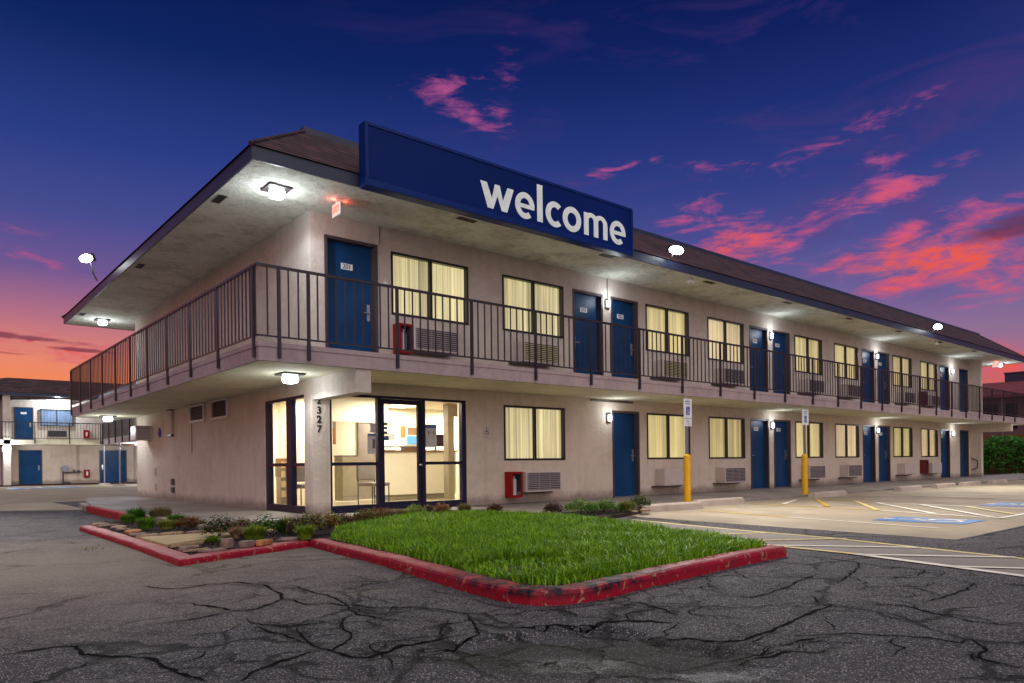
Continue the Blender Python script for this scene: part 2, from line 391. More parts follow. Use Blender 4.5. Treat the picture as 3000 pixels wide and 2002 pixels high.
BL=[(0.611,0.517,0.0476,0.0107,10,0.75,0),(0.646,0.481,0.0478,0.0132,-15,0.75,0),(0.86,0.401,0.0468,0.0065,12,0.5,0),(0.957,0.33,0.0421,0.0145,5,0.65,0.2),(1.012,0.31,0.0327,0.008,25,0.7,0.3),(1.006,0.279,0.0546,0.0183,-5,1.1,0.8),(1.081,0.277,0.0233,0.0067,30,0.8,0.3),(1.142,0.318,0.0983,0.0109,14,0.75,0.3),(1.195,0.324,0.0419,0.0085,8,0.8,0.3),(1.274,0.284,0.0488,0.0111,12,0.7,0.4),(1.203,0.236,0.0785,0.0184,-4,1.05,0.9),(1.283,0.244,0.0504,0.0201,8,0.9,0.7),(1.203,0.275,0.0277,0.0105,35,0.7,0.4),(1.274,0.195,0.0255,0.0101,30,0.8,0.5),(1.179,0.204,0.0308,0.0085,5,0.7,0.6),(1.317,0.196,0.024,0.0123,20,0.8,0.6),(1.162,0.412,0.0723,0.0081,14,0.62,0),(1.002,0.384,0.0602,0.0103,-10,0.45,0),(1.181,0.359,0.0236,0.016,20,0.55,0),(0.133,0.241,0.0404,0.0081,-5,0.55,0.3),(0.117,0.274,0.025,0.004,0,0.3,0.2),(0.128,0.145,0.0718,0.0091,-4,0.62,1),(0.18,0.132,0.0405,0.0052,0,0.45,1),(1.302,0.105,0.0368,0.0168,0,1.1,1),(0.701,0.518,0.018,0.048,-10,0.2,0)]
ave=t.node('ShaderNodeCombineXYZ',{0:az,1:te,2:0}).outputs[0]
nmap=t.node('ShaderNodeMapping',{'Vector':ave,'Rotation':(0,0,R(-14)),'Scale':(13,42,1)}).outputs[0]
n1=t.noise(nmap,1,7,.62,1.1)[0]
nmap3=t.node('ShaderNodeMapping',{'Vector':ave,'Rotation':(0,0,R(-22)),'Scale':(34,95,1)}).outputs[0]
n3=t.noise(nmap3,1,5,.6,.6)[0]
nmap2=t.node('ShaderNodeMapping',{'Vector':ave,'Rotation':(0,0,R(-25)),'Scale':(4,12,1)}).outputs[0]
n2=t.noise(nmap2,1,5,.6,.8)[0]
acc=None;warm=None
for (ba,bt,rx,ry,an,st,cw) in BL:
    q=t.node('ShaderNodeVectorMath',{0:ave,1:(ba,bt,0)},operation='SUBTRACT').outputs[0]
    q=t.node('ShaderNodeVectorRotate',{'Vector':q,'Angle':R(-an)},rotation_type='Z_AXIS').outputs[0]
    q=t.node('ShaderNodeVectorMath',{0:q,1:(1/(2.0*rx),1/(2.6*ry),0)},operation='MULTIPLY').outputs[0]
    l=t.node('ShaderNodeVectorMath',{0:q},operation='LENGTH').outputs['Value']
    g=t.mr(l,0,1,st,0,True)
    acc=g if acc is None else t.math('ADD',acc,g)
    if cw>0:
        g2=t.math('MULTIPLY',g,cw); warm=g2 if warm is None else t.math('ADD',warm,g2)
nn_=t.math('ADD',t.math('MULTIPLY',t.math('SUBTRACT',n1,.5),3.6),t.math('MULTIPLY',t.math('SUBTRACT',n3,.5),1.5))
dens=t.math('ADD',acc,nn_)
dens=t.math('MULTIPLY',t.mr(dens,.2,1.7,0,1,True),t.mr(acc,.0,.3,0,1))
ccol=t.mix(t.math('MULTIPLY',warm,t.mr(n3,.35,.62,.35,1.1),clamp=True),lin(200,88,142),lin(248,94,68))
ccol=t.mix(t.mr(te,.42,.54,0,.35),ccol,lin(150,84,150))
# broad faint purple veils high on the right
veil=t.math('MULTIPLY',t.math('MULTIPLY',t.mr(n2,.52,.78,0,.5),t.mr(az,.35,1.1,0,1)),t.mr(te,.1,.3))
c=t.mix(veil,base,lin(92,60,122))
c=t.mix(t.math('MULTIPLY',dens,.92),c,ccol)
# dark mauve cloud body over the red bank, right, and dark streaks in the left glow
for (ba,bt,rx,ry,an,st) in ((1.31,.262,.07,.017,8,.8),(.10,.152,.10,.0040,-3,.75),(.17,.141,.05,.0028,-2,.75),(.09,.133,.05,.002,-3,.5)):
    q=t.node('ShaderNodeVectorMath',{0:ave,1:(ba,bt,0)},operation='SUBTRACT').outputs[0]
    q=t.node('ShaderNodeVectorRotate',{'Vector':q,'Angle':R(-an)},rotation_type='Z_AXIS').outputs[0]
    q=t.node('ShaderNodeVectorMath',{0:q,1:(1/(1.5*rx),1/(1.7*ry),0)},operation='MULTIPLY').outputs[0]
    l=t.node('ShaderNodeVectorMath',{0:q},operation='LENGTH').outputs['Value']
    g=t.math('ADD',t.mr(l,0,1,st,0,True),t.math('MULTIPLY',t.math('SUBTRACT',n1,.5),1.2))
    c=t.mix(t.math('MULTIPLY',t.mr(g,.25,.7,0,.75,True),t.mr(l,1.2,.7)),c,lin(112,50,74))
# away from the sunset and overhead
bk=t.mr(y,-.5,.3,1,0); c=t.mix(t.math('MULTIPLY',bk,.7),c,lin(86,78,120))
c=t.mix(t.mr(te,.7,2.5),c,lin(12,24,74))
hs=t.node('ShaderNodeHueSaturation',{'Saturation':1.0,'Value':.95,'Color':c}); t.l.new(hs.outputs[0],bg.inputs[0]); bg.inputs[1].default_value=1.0
w.cycles.sampling_method='MANUAL'; w.cycles.sample_map_resolution=512

# added broad soft fill from behind the camera, standing in for twilight glow
sl=bpy.data.lights.new('soft_fill','SUN'); sl.energy=2.25; sl.angle=R(100); sl.color=(1,.93,.86)
so=bpy.data.objects.new('soft_fill',sl); COL.objects.link(so)
so.rotation_euler=Vector((-.35,-.75,.85)).to_track_quat('Z','Y').to_euler()

# ------------------------------------------------------------------ camera
fy=0.70318; yaw=R(40.29); roll=R(-0.71)
F=Vector((math.sin(yaw),math.cos(yaw),0)); Rt=Vector((math.cos(yaw),-math.sin(yaw),0)); U=Vector((0,0,1))
R2=Rt*math.cos(roll)+U*math.sin(roll); U2=-Rt*math.sin(roll)+U*math.cos(roll)
cam=bpy.data.cameras.new('camera'); co=bpy.data.objects.new('camera',cam); COL.objects.link(co)
mt=Matrix((R2,U2,-F)).transposed().to_4x4(); mt.translation=Vector((-5.4645,-11.741,.8375)); co.matrix_world=mt
cam.sensor_width=36; cam.lens=2129.37/3000*36; cam.shift_y=358.2/3000; cam.clip_end=2000; cam.clip_start=.05
S.camera=co

# ------------------------------------------------------------------ wall with openings
def wallgrid(name,axis,u0,u1,z0,z1,holes,face,back,mat,parent):
    """axis 'x': wall runs along X, face/back are y values. axis 'y': runs along Y, face/back are x values."""
    us=sorted({u0,u1,*[h[0] for h in holes],*[h[1] for h in holes]}); zs=sorted({z0,z1,*[h[2] for h in holes],*[h[3] for h in holes]})
    us=[u for u in us if u0<=u<=u1]; zs=[q for q in zs if z0<=q<=z1]
    def solid(i,j):
        if i<0 or j<0 or i>=len(us)-1 or j>=len(zs)-1: return False
        uc=(us[i]+us[i+1])/2; zc=(zs[j]+zs[j+1])/2
        return not any(h[0]<uc<h[1] and h[2]<zc<h[3] for h in holes)
    P=(lambda u,d,q:(u,d,q)) if axis=='x' else (lambda u,d,q:(d,u,q))
    b=MB()
    for i in range(len(us)-1):
        for j in range(len(zs)-1):
            if not solid(i,j): continue
            a,c,e,g=us[i],us[i+1],zs[j],zs[j+1]
            b.quad(P(a,face,e),P(c,face,e),P(c,face,g),P(a,face,g)); b.quad(P(c,back,e),P(a,back,e),P(a,back,g),P(c,back,g))
            if not solid(i-1,j): b.quad(P(a,back,e),P(a,face,e),P(a,face,g),P(a,back,g))
            if not solid(i+1,j): b.quad(P(c,face,e),P(c,back,e),P(c,back,g),P(c,face,g))
            if not solid(i,j-1): b.quad(P(a,back,e),P(c,back,e),P(c,face,e),P(a,face,e))
            if not solid(i,j+1): b.quad(P(a,face,g),P(c,face,g),P(c,back,g),P(a,back,g))
    return b.build(name,mat,parent)

def text_mesh(b,txt,size,loc,rot,mi,depth=.004,bold=0.0,align='CENTER',sx=1.0):
    """append a text as mesh to MB b. rot: 3x3 matrix columns = text X, text Y, outward normal"""
    cu=bpy.data.curves.new('tmp','FONT'); cu.body=txt; cu.size=size; cu.align_x=align; cu.align_y='CENTER'; cu.extrude=depth/2; cu.offset=bold
    o=bpy.data.objects.new('tmp',cu); dg=None
    COL.objects.link(o); bpy.context.view_layer.update(); dg=bpy.context.evaluated_depsgraph_get()
    me=bpy.data.meshes.new_from_object(o.evaluated_get(dg))
    X,Y,N=[Vector(r) for r in rot]; L=Vector(loc)
    vs=[L+X*(v.co.x*sx)+Y*v.co.y+N*(v.co.z+depth/2) for v in me.vertices]
    b.add(vs,[tuple(p.vertices) for p in me.polygons],mi)
    bpy.data.objects.remove(o); bpy.data.meshes.remove(me); bpy.data.curves.remove(cu)
RF=((1,0,0),(0,0,1),(0,-1,0))     # reads on a wall facing -y

# ------------------------------------------------------------------ setting: ground
gz=-.15
from mathutils import noise as mn
CR=[[(-3.89, -5.04), (-3.79, -5.37), (-3.64, -5.44), (-3.45, -5.4), (-3.24, -5.52), (-3.13, -5.8), (-3.2, -6.29), (-3.29, -6.51), (-3.44, -6.66), (-3.6, -6.77), (-3.69, -6.76), (-3.75, -6.52), (-3.83, -6.28), (-3.84, -6.16)], [(-4.21, -6.75), (-4.05, -6.78), (-3.89, -6.76), (-3.71, -6.74)], [(-3.76, -7.04), (-3.74, -7.28), (-3.66, -7.42), (-3.54, -7.47), (-3.4, -7.48), (-3.3, -7.49)], [(-3.26, -6.48), (-3.25, -6.84), (-3.12, -6.91), (-3.09, -7.11), (-3.16, -7.43), (-3.1, -7.72), (-3.04, -7.82)], [(-2.98, -5.94), (-2.99, -6.42), (-2.98, -6.76), (-3.05, -7.09), (-2.97, -7.32), (-2.75, -7.48), (-2.64, -7.74), (-2.62, -7.9)], [(-3.62, -7.52), (-3.7, -7.82), (-3.73, -8.06), (-3.7, -8.15), (-3.59, -8.06), (-3.45, -7.91), (-3.4, -7.65), (-3.2, -7.39)], [(-4.27, -8.39), (-4.19, -8.3), (-4.05, -8.22), (-3.91, -8.16), (-3.79, -8.12), (-3.73, -8.11)], [(-5.05, -7.04), (-4.81, -7.01), (-4.72, -7.07), (-4.71, -7.29), (-4.67, -7.39), (-4.57, -7.51), (-4.47, -7.63), (-4.46, -7.91), (-4.42, -8.13), (-4.38, -8.29)], [(-2.62, -7.9), (-2.76, -8.17), (-2.91, -8.42), (-3.12, -8.5), (-3.24, -8.58), (-3.36, -8.55), (-3.37, -8.45)], [(-3.72, -8.13), (-3.69, -8.33), (-3.61, -8.41), (-3.52, -8.38), (-3.37, -8.33), (-3.22, -8.34), (-3.05, -8.36), (-2.95, -8.38)], [(-2.74, -8.19), (-2.71, -8.38), (-2.65, -8.4)], [(-3.77, -7.29), (-3.78, -7.52), (-3.74, -7.67), (-3.74, -7.91)], [(-2.67, -8.42), (-2.57, -8.51), (-2.42, -8.54), (-2.38, -8.65), (-2.27, -8.72), (-2.15, -8.68), (-2.02, -8.75), (-1.94, -8.85), (-1.86, -8.99)], [(-2.22, -9.21), (-2.12, -9.27), (-2.04, -9.45), (-1.91, -9.5), (-1.7, -9.49), (-1.32, -9.46), (-0.87, -9.39), (-0.59, -9.39)], [(-0.88, -8.67), (-0.76, -8.85), (-0.51, -8.84), (-0.21, -8.81), (0.28, -8.7), (0.64, -8.63)], [(-0.44, -9.54), (-0.32, -9.72), (-0.42, -9.96), (-0.52, -10.17), (-0.49, -10.33), (-0.36, -10.41)], [(-0.1, -9.77), (0.26, -9.78), (0.59, -9.79), (1.02, -9.73)], [(-2.26, -9.67), (-2.07, -9.73), (-1.92, -9.81), (-1.86, -9.9), (-1.68, -9.91)], [(-1.49, -9.76), (-1.32, -9.88), (-1.2, -10.06), (-1.15, -10.22), (-1.15, -10.32), (-0.99, -10.33)], [(-0.99, -10.33), (-1.22, -10.47), (-1.39, -10.48), (-1.44, -10.59), (-1.47, -10.69)], [(-2.1, -9.62), (-2.07, -9.7), (-1.92, -9.69)], [(0.26, -8.98), (0.64, -8.89), (1.2, -8.73), (1.55, -8.57), (1.62, -8.31), (1.67, -7.87)], [(1.55, -8.57), (1.42, -8.85), (1.45, -9.08), (1.41, -9.22), (1.03, -9.28)], [(-1.53, -8.28), (-1.49, -8.48), (-1.59, -8.75), (-1.68, -8.89)], [(-0.41, -9.13), (-0.66, -9.29)], [(1.86, -9.67), (2.2, -9.64), (2.44, -9.68)], [(-1.92, -9.69), (-1.66, -9.73), (-1.48, -9.8)]]
rc=random.Random(4); NMAIN=len(CR)
def sidecrack(p,ang,L,step=.06):
    o=[p]; x,y=p
    while L>0:
        ang+=rc.uniform(-.85,.85); x+=math.cos(ang)*step;y+=math.sin(ang)*step;o.append((x,y));L-=step
    return o
for l in CR[:NMAIN]:
    for a,c in zip(l,l[1:]):
        d=math.dist(a,c); k=d/.5+rc.random()-.5
        for _ in range(int(max(0,round(k)))):
            f_=rc.random(); an=math.atan2(c[1]-a[1],c[0]-a[0])+rc.choice((-1,1))*rc.uniform(.5,1.5)
            CR.append(sidecrack((a[0]+(c[0]-a[0])*f_,a[1]+(c[1]-a[1])*f_),an,rc.uniform(.12,.55)))
for _ in range(34):
    CR.append(sidecrack((rc.uniform(-4.6,1.4),rc.uniform(-10.2,-8.3)),rc.uniform(-1,1),rc.uniform(.3,1.0)))
GX0,GX1,GY0,GY1=-6.4,1.8,-11.0,-4.2
def ground_h(x,y):
    e=min(x-GX0,GX1-x,y-GY0,GY1-y)
    if e<=0: return 0.0
    fd=min(1,e/.5); fd=fd*fd*(3-2*fd)
    h=.010*mn.noise((x*.9,y*.9,3))+.005*mn.noise((x*2.6,y*2.6,9))+.0025*mn.noise((x*9,y*9,1))+.0015*mn.noise((x*23,y*23,5))
    u=(x+2.68)*.72+(y+9.12)*.69; v_=-(x+2.68)*.69+(y+9.12)*.72
    r=math.hypot(u/.52,v_/.78)+.42*mn.noise((x*2.1,y*2.1,0))+.16*mn.noise((x*7,y*7,2))
    k=max(0,min(1,(1.0-r)/.10)); h-=.032*k*(1+.25*mn.noise((x*6,y*6,7)))
    r2=math.hypot((x+2.35)/.42,(y+9.75)/.36)+.4*mn.noise((x*3,y*3,11)); k=max(0,min(1,(1.0-r2)/.2)); h-=.02*k
    # raised slab lips along the web of cracks
    c=mn.voronoi((x*1.5+.4*mn.noise((x,y,0)),y*1.5,0))[0]; h+=.004*min(1,(c[1]-c[0])*5)
    return h*fd
b=MB(); nx,ny=300,250
vs=[];fs=[]
for j in range(ny+1):
    for i in range(nx+1):
        x=GX0+(GX1-GX0)*i/nx; y=GY0+(GY1-GY0)*j/ny; vs.append((x,y,gz+ground_h(x,y)))
for j in range(ny):
    for i in range(nx): a=j*(nx+1)+i; fs.append((a,a+1,a+nx+2,a+nx+1))
b.add(vs,fs,0,True)
b.quad((-300,-300,gz),(500,-300,gz),(500,GY0,gz),(-300,GY0,gz)); b.quad((-300,GY1,gz),(500,GY1,gz),(500,500,gz),(-300,500,gz)); b.quad((-300,GY0,gz),(GX0,GY0,gz),(GX0,GY1,gz),(-300,GY1,gz)); b.quad((GX1,GY0,gz),(500,GY0,gz),(500,GY1,gz),(GX1,GY1,gz))
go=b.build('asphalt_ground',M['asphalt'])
dirt=[0.0]*len(b.v); sx_=(GX1-GX0)/nx; sy_=(GY1-GY0)/ny
for li,l in enumerate(CR):
    st_=1.0 if li<NMAIN else .6; rad=.075 if li<NMAIN else .05
    for a,c in zip(l,l[1:]):
        k=max(1,int(math.dist(a,c)/.03))
        for q in range(k):
            x=a[0]+(c[0]-a[0])*q/k;y=a[1]+(c[1]-a[1])*q/k
            i0=int((x-GX0)/sx_);j0=int((y-GY0)/sy_)
            for jj in range(j0-3,j0+5):
                for ii in range(i0-3,i0+5):
                    if 0<=ii<=nx and 0<=jj<=ny:
                        dd_=math.hypot(GX0+ii*sx_-x,GY0+jj*sy_-y)
                        if dd_<rad: w_=st_*(1-dd_/rad); idx_=jj*(nx+1)+ii; dirt[idx_]=max(dirt[idx_],w_)
at_=go.data.attributes.new('crack_dirt','FLOAT','POINT'); at_.data.foreach_set('value',dirt)
tag(go,'dark cracked asphalt with loose aggregate, potholes and puddles in front of the motel',kind='structure')
b=MB()
for li,l in enumerate(CR):
    pts=[]
    for a,c in zip(l,l[1:]):
        k=max(1,int(math.dist(a,c)/.022))
        for i in range(k): pts.append((a[0]+(c[0]-a[0])*i/k,a[1]+(c[1]-a[1])*i/k))
    pts.append(l[-1]); n=len(pts); big=li in (0,6,7,12,13,9); L=[]
    for i,(x,y) in enumerate(pts):
        x+=.022*mn.noise((x*9,y*9,li))+.008*mn.noise((x*31,y*31,li)); y+=.022*mn.noise((x*9+40,y*9,li))+.008*mn.noise((x*31,y*31,li+50))
        end=min(1,min(i,n-1-i)/9+.1)
        wd=(.010 if big else .0062 if li<NMAIN else .0035)*max(.25,1+1.3*mn.noise((x*14,y*14,li+9)))*end+.0012
        if li==12: wd*=2.0  # this wider dark ribbon paints the shadow along the pothole's far rim
        L.append((x,y,wd))
    vs=[]
    for i,(x,y,wd) in enumerate(L):
        a=L[max(0,i-1)];c=L[min(n-1,i+1)]; dx,dy=c[0]-a[0],c[1]-a[1];q=math.hypot(dx,dy) or 1; nx_,ny_=-dy/q,dx/q
        for sgn in (1,-1): px,py=x+nx_*wd*sgn,y+ny_*wd*sgn; vs.append((px,py,gz+ground_h(px,py)+.0035))
    b.add(vs,[(2*i,2*i+1,2*i+3,2*i+2) for i in range(n-1)],0)
tag(b.build('asphalt_cracks_rim_shade',M['crack']),'dark jagged cracks and a painted pothole-rim shadow in the foreground asphalt',kind='structure')
b=MB(); b.prism([(4.85,-1.5),(4.3,-8.5),(9,-8.53),(36,-8.7),(60,-8.7),(60,-1.5)],gz-.05,gz+.004); tag(b.build('parking_pavement',M['pad']),'tan concrete parking pavement beside the walkway',kind='structure')
b=MB(); b.prism([(-40,8.9),(-3.56,9.5),(-1.9,8.35),(-1.9,60),(-40,60)],gz-.05,gz+.004); b.prism([(-1.9,13.9),(40,13.9),(40,60),(-1.9,60)],gz-.05,gz+.0035); tag(b.build('courtyard_pavement',M['pad']),'tan concrete drive of the courtyard behind the corner',kind='structure')
b=MB(); b.prism([(3.3,-2.5),(4.13,-3.94),(3.66,-5.6),(3.5,-7.27),(2.85,-9.57),(1.1,-14),(.2,-14),(1.62,-9.88),(2.13,-8.29),(2.2,-7.2),(1.6,-7.5),(2.9,-4.1),(3.0,-2.5)],gz-.05,gz+.005); tag(b.build('striped_pavement',M['strip']),'concrete strip with painted hatching beside the lawn',kind='structure')
b=MB(); b.prism([(-2.03,7.3),(-2.1,-.2),(-2.05,-1.1),(-1.2,-1.5),(-.9,-2.0),(.2,-1.45),(1.2,-.95),(2.4,-.85),(3.0,-1.0),(3.0,.2),(33.1,.2),(33.1,12.6),(-1.2,12.6),(-1.65,10.2)],-.3,0); tag(b.build('walkway',M['walk'],bevel=.012),'pale concrete walkway around the foot of the motel',kind='structure')

b=MB(); za_,zb2=0.0,-.088; vs=[(3.0,.2,za_),(40,.2,za_),(40,-1.95,zb2),(3.05,-1.95,zb2),(3.0,-1.0,-.045)]
vs2=[(p[0],p[1],-.3) for p in vs]; b.add(vs+vs2,[(4,3,2,1,0),(3,8,7,2),(4,9,8,3),(2,7,6,1),(0,5,9,4)],0)
tag(b.build('walkway',M['walk'],bevel=.01),'sloping concrete walkway along the right facade',kind='structure')
# painted lines
def stripe(bb,a,c,wd,mi=0,z=gz+.0095):
    a=Vector((*a,0));c=Vector((*c,0)); n=Vector((-(c-a).y,(c-a).x,0)).normalized()*wd/2
    bb.add([(a+n).to_tuple()[:2]+(z,),(a-n).to_tuple()[:2]+(z,),(c-n).to_tuple()[:2]+(z,),(c+n).to_tuple()[:2]+(z,)],[(0,1,2,3)],mi)
b=MB(); stripe(b,(4.13,-3.6),(3.66,-5.8),.09,1); stripe(b,(3.66,-5.8),(3.49,-7.27),.09,1); stripe(b,(3.49,-7.27),(2.85,-9.57),.085,1); stripe(b,(2.85,-9.57),(2.3,-11.4),.09,0)
stripe(b,(2.3,-6.9),(2.13,-8.29),.09,1); stripe(b,(2.13,-8.29),(1.64,-9.9),.11,0); stripe(b,(1.64,-9.9),(1.1,-11.6),.11,0)
for a,c,k in (((2.4,-6.75),(3.5,-7.55),1),((2.2,-7.22),(3.1,-8.5),0),((2.09,-8.34),(2.89,-9.5),0),((1.8,-9.27),(2.5,-10.4),0),((2.75,-6.0),(3.6,-6.5),1)): stripe(b,a,c,.08,k,gz+.013)
tag(b.build('hatched_marking',[M['pwhite'],M['pcream']]),'cream and white hatched no-parking stripes beside the lawn',kind='structure')
b=MB(); stripe(b,(6.9,-3.0),(6.3,-5.2),.08,1); stripe(b,(6.3,-5.2),(5.7,-7.83),.075)
A,B_,Cc,Dd=(8.16,-7.87),(9.5,-7.86),(11.9,-2.6),(10.7,-2.6)
stripe(b,(9.45,-2.65),(8.9,-5.7),.08,1); stripe(b,(8.9,-5.7),(8.16,-7.87),.09); stripe(b,(8.16,-7.87),(12.2,-7.87),.09,0,gz+.013); stripe(b,(12.3,-2.9),(11.5,-4.4),.08,1);stripe(b,(11.5,-4.4),(10.9,-7.8),.08,0)
for a,c,k in (((9.58,-3.3),(11.46,-1.9+-.7),0),((9.42,-4.4),(11.9,-2.9),1),((8.95,-5.6),(11.6,-4.0),2),((8.56,-6.75),(11.3,-4.6),0),((8.25,-7.75),(11.1,-5.6),0),((9.2,-7.8),(10.95,-6.5),2)): stripe(b,a,c,.1,k,gz+.0165)
for k,x0 in enumerate((15.2,18.2,21.2,24.2,27.2)): stripe(b,(x0+.2,-3.0),(x0-.6,-7.6),.09,2)
tag(b.build('parking_marking',[M['pwhite'],M['pyellow'],M['pcream']]),'parking bay lines and hatched access aisle on the tan concrete',kind='structure')
def wheelchair(bb,T,mi):
    """stick wheelchair symbol, T maps (u,v) to 3d"""
    def seg(a,c,wd):
        a=Vector(a);c=Vector(c);n=Vector((-(c-a).y,(c-a).x)).normalized()*wd/2
        bb.add([T(*(a+n)),T(*(a-n)),T(*(c-n)),T(*(c+n))],[(0,1,2,3)],mi)
    seg((-.05,.33),(-.03,-.02),.09); seg((-.08,-.02),(.2,-.02),.08); seg((.2,.0),(.3,-.32),.08); seg((-.03,.15),(.17,.15),.06); seg((.28,-.32),(.38,-.29),.06)
    n=12
    bb.add([T(-.05+.075*math.cos(i*2*math.pi/n),.43+.075*math.sin(i*2*math.pi/n)) for i in range(n)],[tuple(range(n))],mi)
    for i in range(13):
        a0=R(125+i*18);a1=R(125+(i+1)*18)
        q=[(-.04+r*math.cos(a),-.14+r*math.sin(a)) for r,a in((.19,a0),(.26,a0),(.26,a1),(.19,a1))]
        bb.add([T(*p) for p in q],[(0,1,2,3)],mi)
def hc_mark(c,u,v,name,label):
    bb=MB(); c=Vector((*c,0));u=Vector((*u,0));v=Vector((*v,0))
    P=lambda a,d,z:tuple((c+u*a+v*d+Vector((0,0,z)))[:3])
    bb.quad(P(-.5,-.5,gz+.010),P(.5,-.5,gz+.010),P(.5,.5,gz+.010),P(-.5,.5,gz+.010),0)
    wheelchair(bb,lambda a,d:P(a,d,gz+.015),1)
    o=bb.build(name,[M['pblue'],M['pwhite']]); tag(o,label,kind='structure')
hc_mark((7.05,-7.2),(.95,0),(-.1,1.3),'accessible_marking','blue and white wheelchair bay symbol worn almost white, nearest the lawn')
hc_mark((12.3,-7.05),(1.4,0),(-.1,1.1),'accessible_marking','brighter blue wheelchair bay symbol at the right edge')
hc_mark((.6,34),(3.2,0),(0,3.5),'accessible_marking','faded wheelchair bay symbol in the far courtyard')
b=MB()
for (a,c,k) in (((4.3,-8.52),(9,-8.55),0),((9,-8.55),(14,-8.6),0)): stripe(b,a,c,.035,0,gz+.0065)
tag(b.build('pavement_joint',M['ink']),'dark joint between the tan concrete and the asphalt',kind='structure')

# kerbs
def kerb(name,path,ztop,wd,label,closed=False):
    n=len(path); prof=[(0,-.22),(0,-.035),(.012,-.012),(.035,0),(wd-.02,0),(wd,-.015),(wd,-.22)]
    pts=[Vector(p) for p in path]; ds=[]
    for i in range(n):
        a=pts[max(i-1,0)];c=pts[min(i+1,n-1)]
        d1=(pts[i]-a).normalized() if i>0 else (c-pts[i]).normalized(); d2=(c-pts[i]).normalized() if i<n-1 else d1
        n1=Vector((-d1.y,d1.x));n2=Vector((-d2.y,d2.x)); m=(n1+n2); m=m/m.length; m=m/max(.35,m.dot(n1)); ds.append(m)
    vs=[];fs=[];k=len(prof)
    for i,(p,m) in enumerate(zip(pts,ds)):
        for (o,zz) in prof:
            q=p+m*o; jit=.004*math.sin(i*2.3+o*9); vs.append((q.x,q.y,ztop[i]+zz+jit))
    for i in range(n-1):
        for j in range(k-1): fs.append((i*k+j,i*k+j+1,(i+1)*k+j+1,(i+1)*k+j))
    fs.append(tuple(range(k)));fs.append(tuple(range(n*k-1,(n-1)*k-1,-1)))
    bb=MB(); bb.add(vs,[f[::-1] for f in fs],0)
    o=bb.build(name,M['kerb']); tag(o,label,kind='structure'); return o
def dens(path,step=.35):
    o=[path[0]]
    for a,c in zip(path,path[1:]):
        L=math.dist(a,c);k=max(1,int(L/step))
        for i in range(1,k+1): o.append((a[0]+(c[0]-a[0])*i/k,a[1]+(c[1]-a[1])*i/k))
    return o
k1=dens([(-3.23,1.65),(-3.25,-1.8),(-3.31,-4.02),(-1.6,-3.32)]); kerb('kerb',k1,[-.075]*len(k1),.2,'worn red kerb around the left and front of the planting bed')
def smooth_nose():
    p=[(-1.6,-3.32),(-1.73,-4.5),(-1.86,-5.69),(-2.0,-6.5),(-2.1,-7.13),(-2.15,-7.52),(-2.17,-7.77),(-2.12,-7.97),(-2.02,-8.08),(-1.86,-8.15),(-1.67,-8.165),(-1.45,-8.14),(-.9,-8.07),(-.22,-8.0),(.6,-7.93),(1.49,-7.87)]
    return dens(p,.3)
k2=smooth_nose(); kz=[-.06+.022*min(1,i/(len(k2)*.45)) for i in range(len(k2))]; kerb('kerb',k2,kz,.19,'red kerb with black tyre scuffs around the lawn nose')
k3=dens([(-2.15,7.3),(-2.2,5.5),(-2.24,2.1)]); kerb('kerb',k3,[.004]*len(k3),.13,'bright red kerb along the walkway toward the courtyard')
b=MB(); b.prism([(-2.15,7.3),(-2.0,7.3),(-1.6,9.6),(-1.84,10.0)],-.3,-.03); tag(b.build('kerb',M['walk']),'bare concrete kerb end at the drive',kind='structure')

# beds and lawn soil
bed=[(-3.05,1.8),(-3.05,-1.8),(-3.1,-3.75),(-1.55,-3.1),(-1.5,-3.2),(-.95,-1.95),(-1.2,-1.45),(-2.05,-1.05),(-2.12,1.9),(-2.6,2.3)]
b=MB(); b.prism(bed,-.3,-.075); tag(b.build('planting_bed_soil',M['soil']),'dark soil of the planting bed left of the lawn',kind='structure')
b=MB(); b.prism([(2.95,-1.3),(3.1,-1.97),(5.4,-1.97),(5.8,-2.5),(4.8,-2.95),(3.1,-3.45),(2.4,-3.0),(2.4,-1.2)],-.3,-.085);tag(b.build('planting_bed_soil',M['soil']),'dark soil of the small bed behind the lawn',kind='structure')
lawn=[(-1.4,-3.5),(-1.66,-5.69),(-1.9,-7.13),(-1.95,-7.75),(-1.72,-7.96),(-1.4,-7.95),(-.22,-7.84),(1.42,-7.73),(2.0,-6.3),(2.7,-4.2),(2.85,-3.0),(2.5,-1.35),(1.2,-1.05),(.4,-1.55),(-.75,-2.35)]
b=MB(); b.prism(lawn,-.3,-.06); tag(b.build('lawn_soil',M['soil']),'brown soil under the lawn',kind='structure')
def inside(p,poly):
    x,y=p;r=False;n=len(poly)
    for i in range(n):
        x0,y0=poly[i];x1,y1=poly[(i+1)%n]
        if (y0>y)!=(y1>y) and x<(x1-x0)*(y-y0)/(y1-y0)+x0: r=not r
    return r
def edge_dist(p,poly):
    d=9;n=len(poly)
    for i in range(n):
        a=poly[i];c=poly[(i+1)%n];vx,vy=c[0]-a[0],c[1]-a[1];t=max(0,min(1,((p[0]-a[0])*vx+(p[1]-a[1])*vy)/(vx*vx+vy*vy)))
        d=min(d,math.hypot(p[0]-a[0]-t*vx,p[1]-a[1]-t*vy))
    return d
def blade(b,x,y,z,h,wd,ang,lean,mi=0):
    dx,dy=math.cos(ang),math.sin(ang);px,py=-dy*wd/2,dx*wd/2
    p1=(x+dx*lean*h*.35,y+dy*lean*h*.35,z+h*.55);p2=(x+dx*lean*h,y+dy*lean*h,z+h*(1-.25*lean))
    b.add([(x-px,y-py,z),(x+px,y+py,z),(p1[0]+px*.8,p1[1]+py*.8,p1[2]),(p1[0]-px*.8,p1[1]-py*.8,p1[2]),p2],[(0,1,2,3),(3,2,4)],mi)
b=MB(); cnt=0
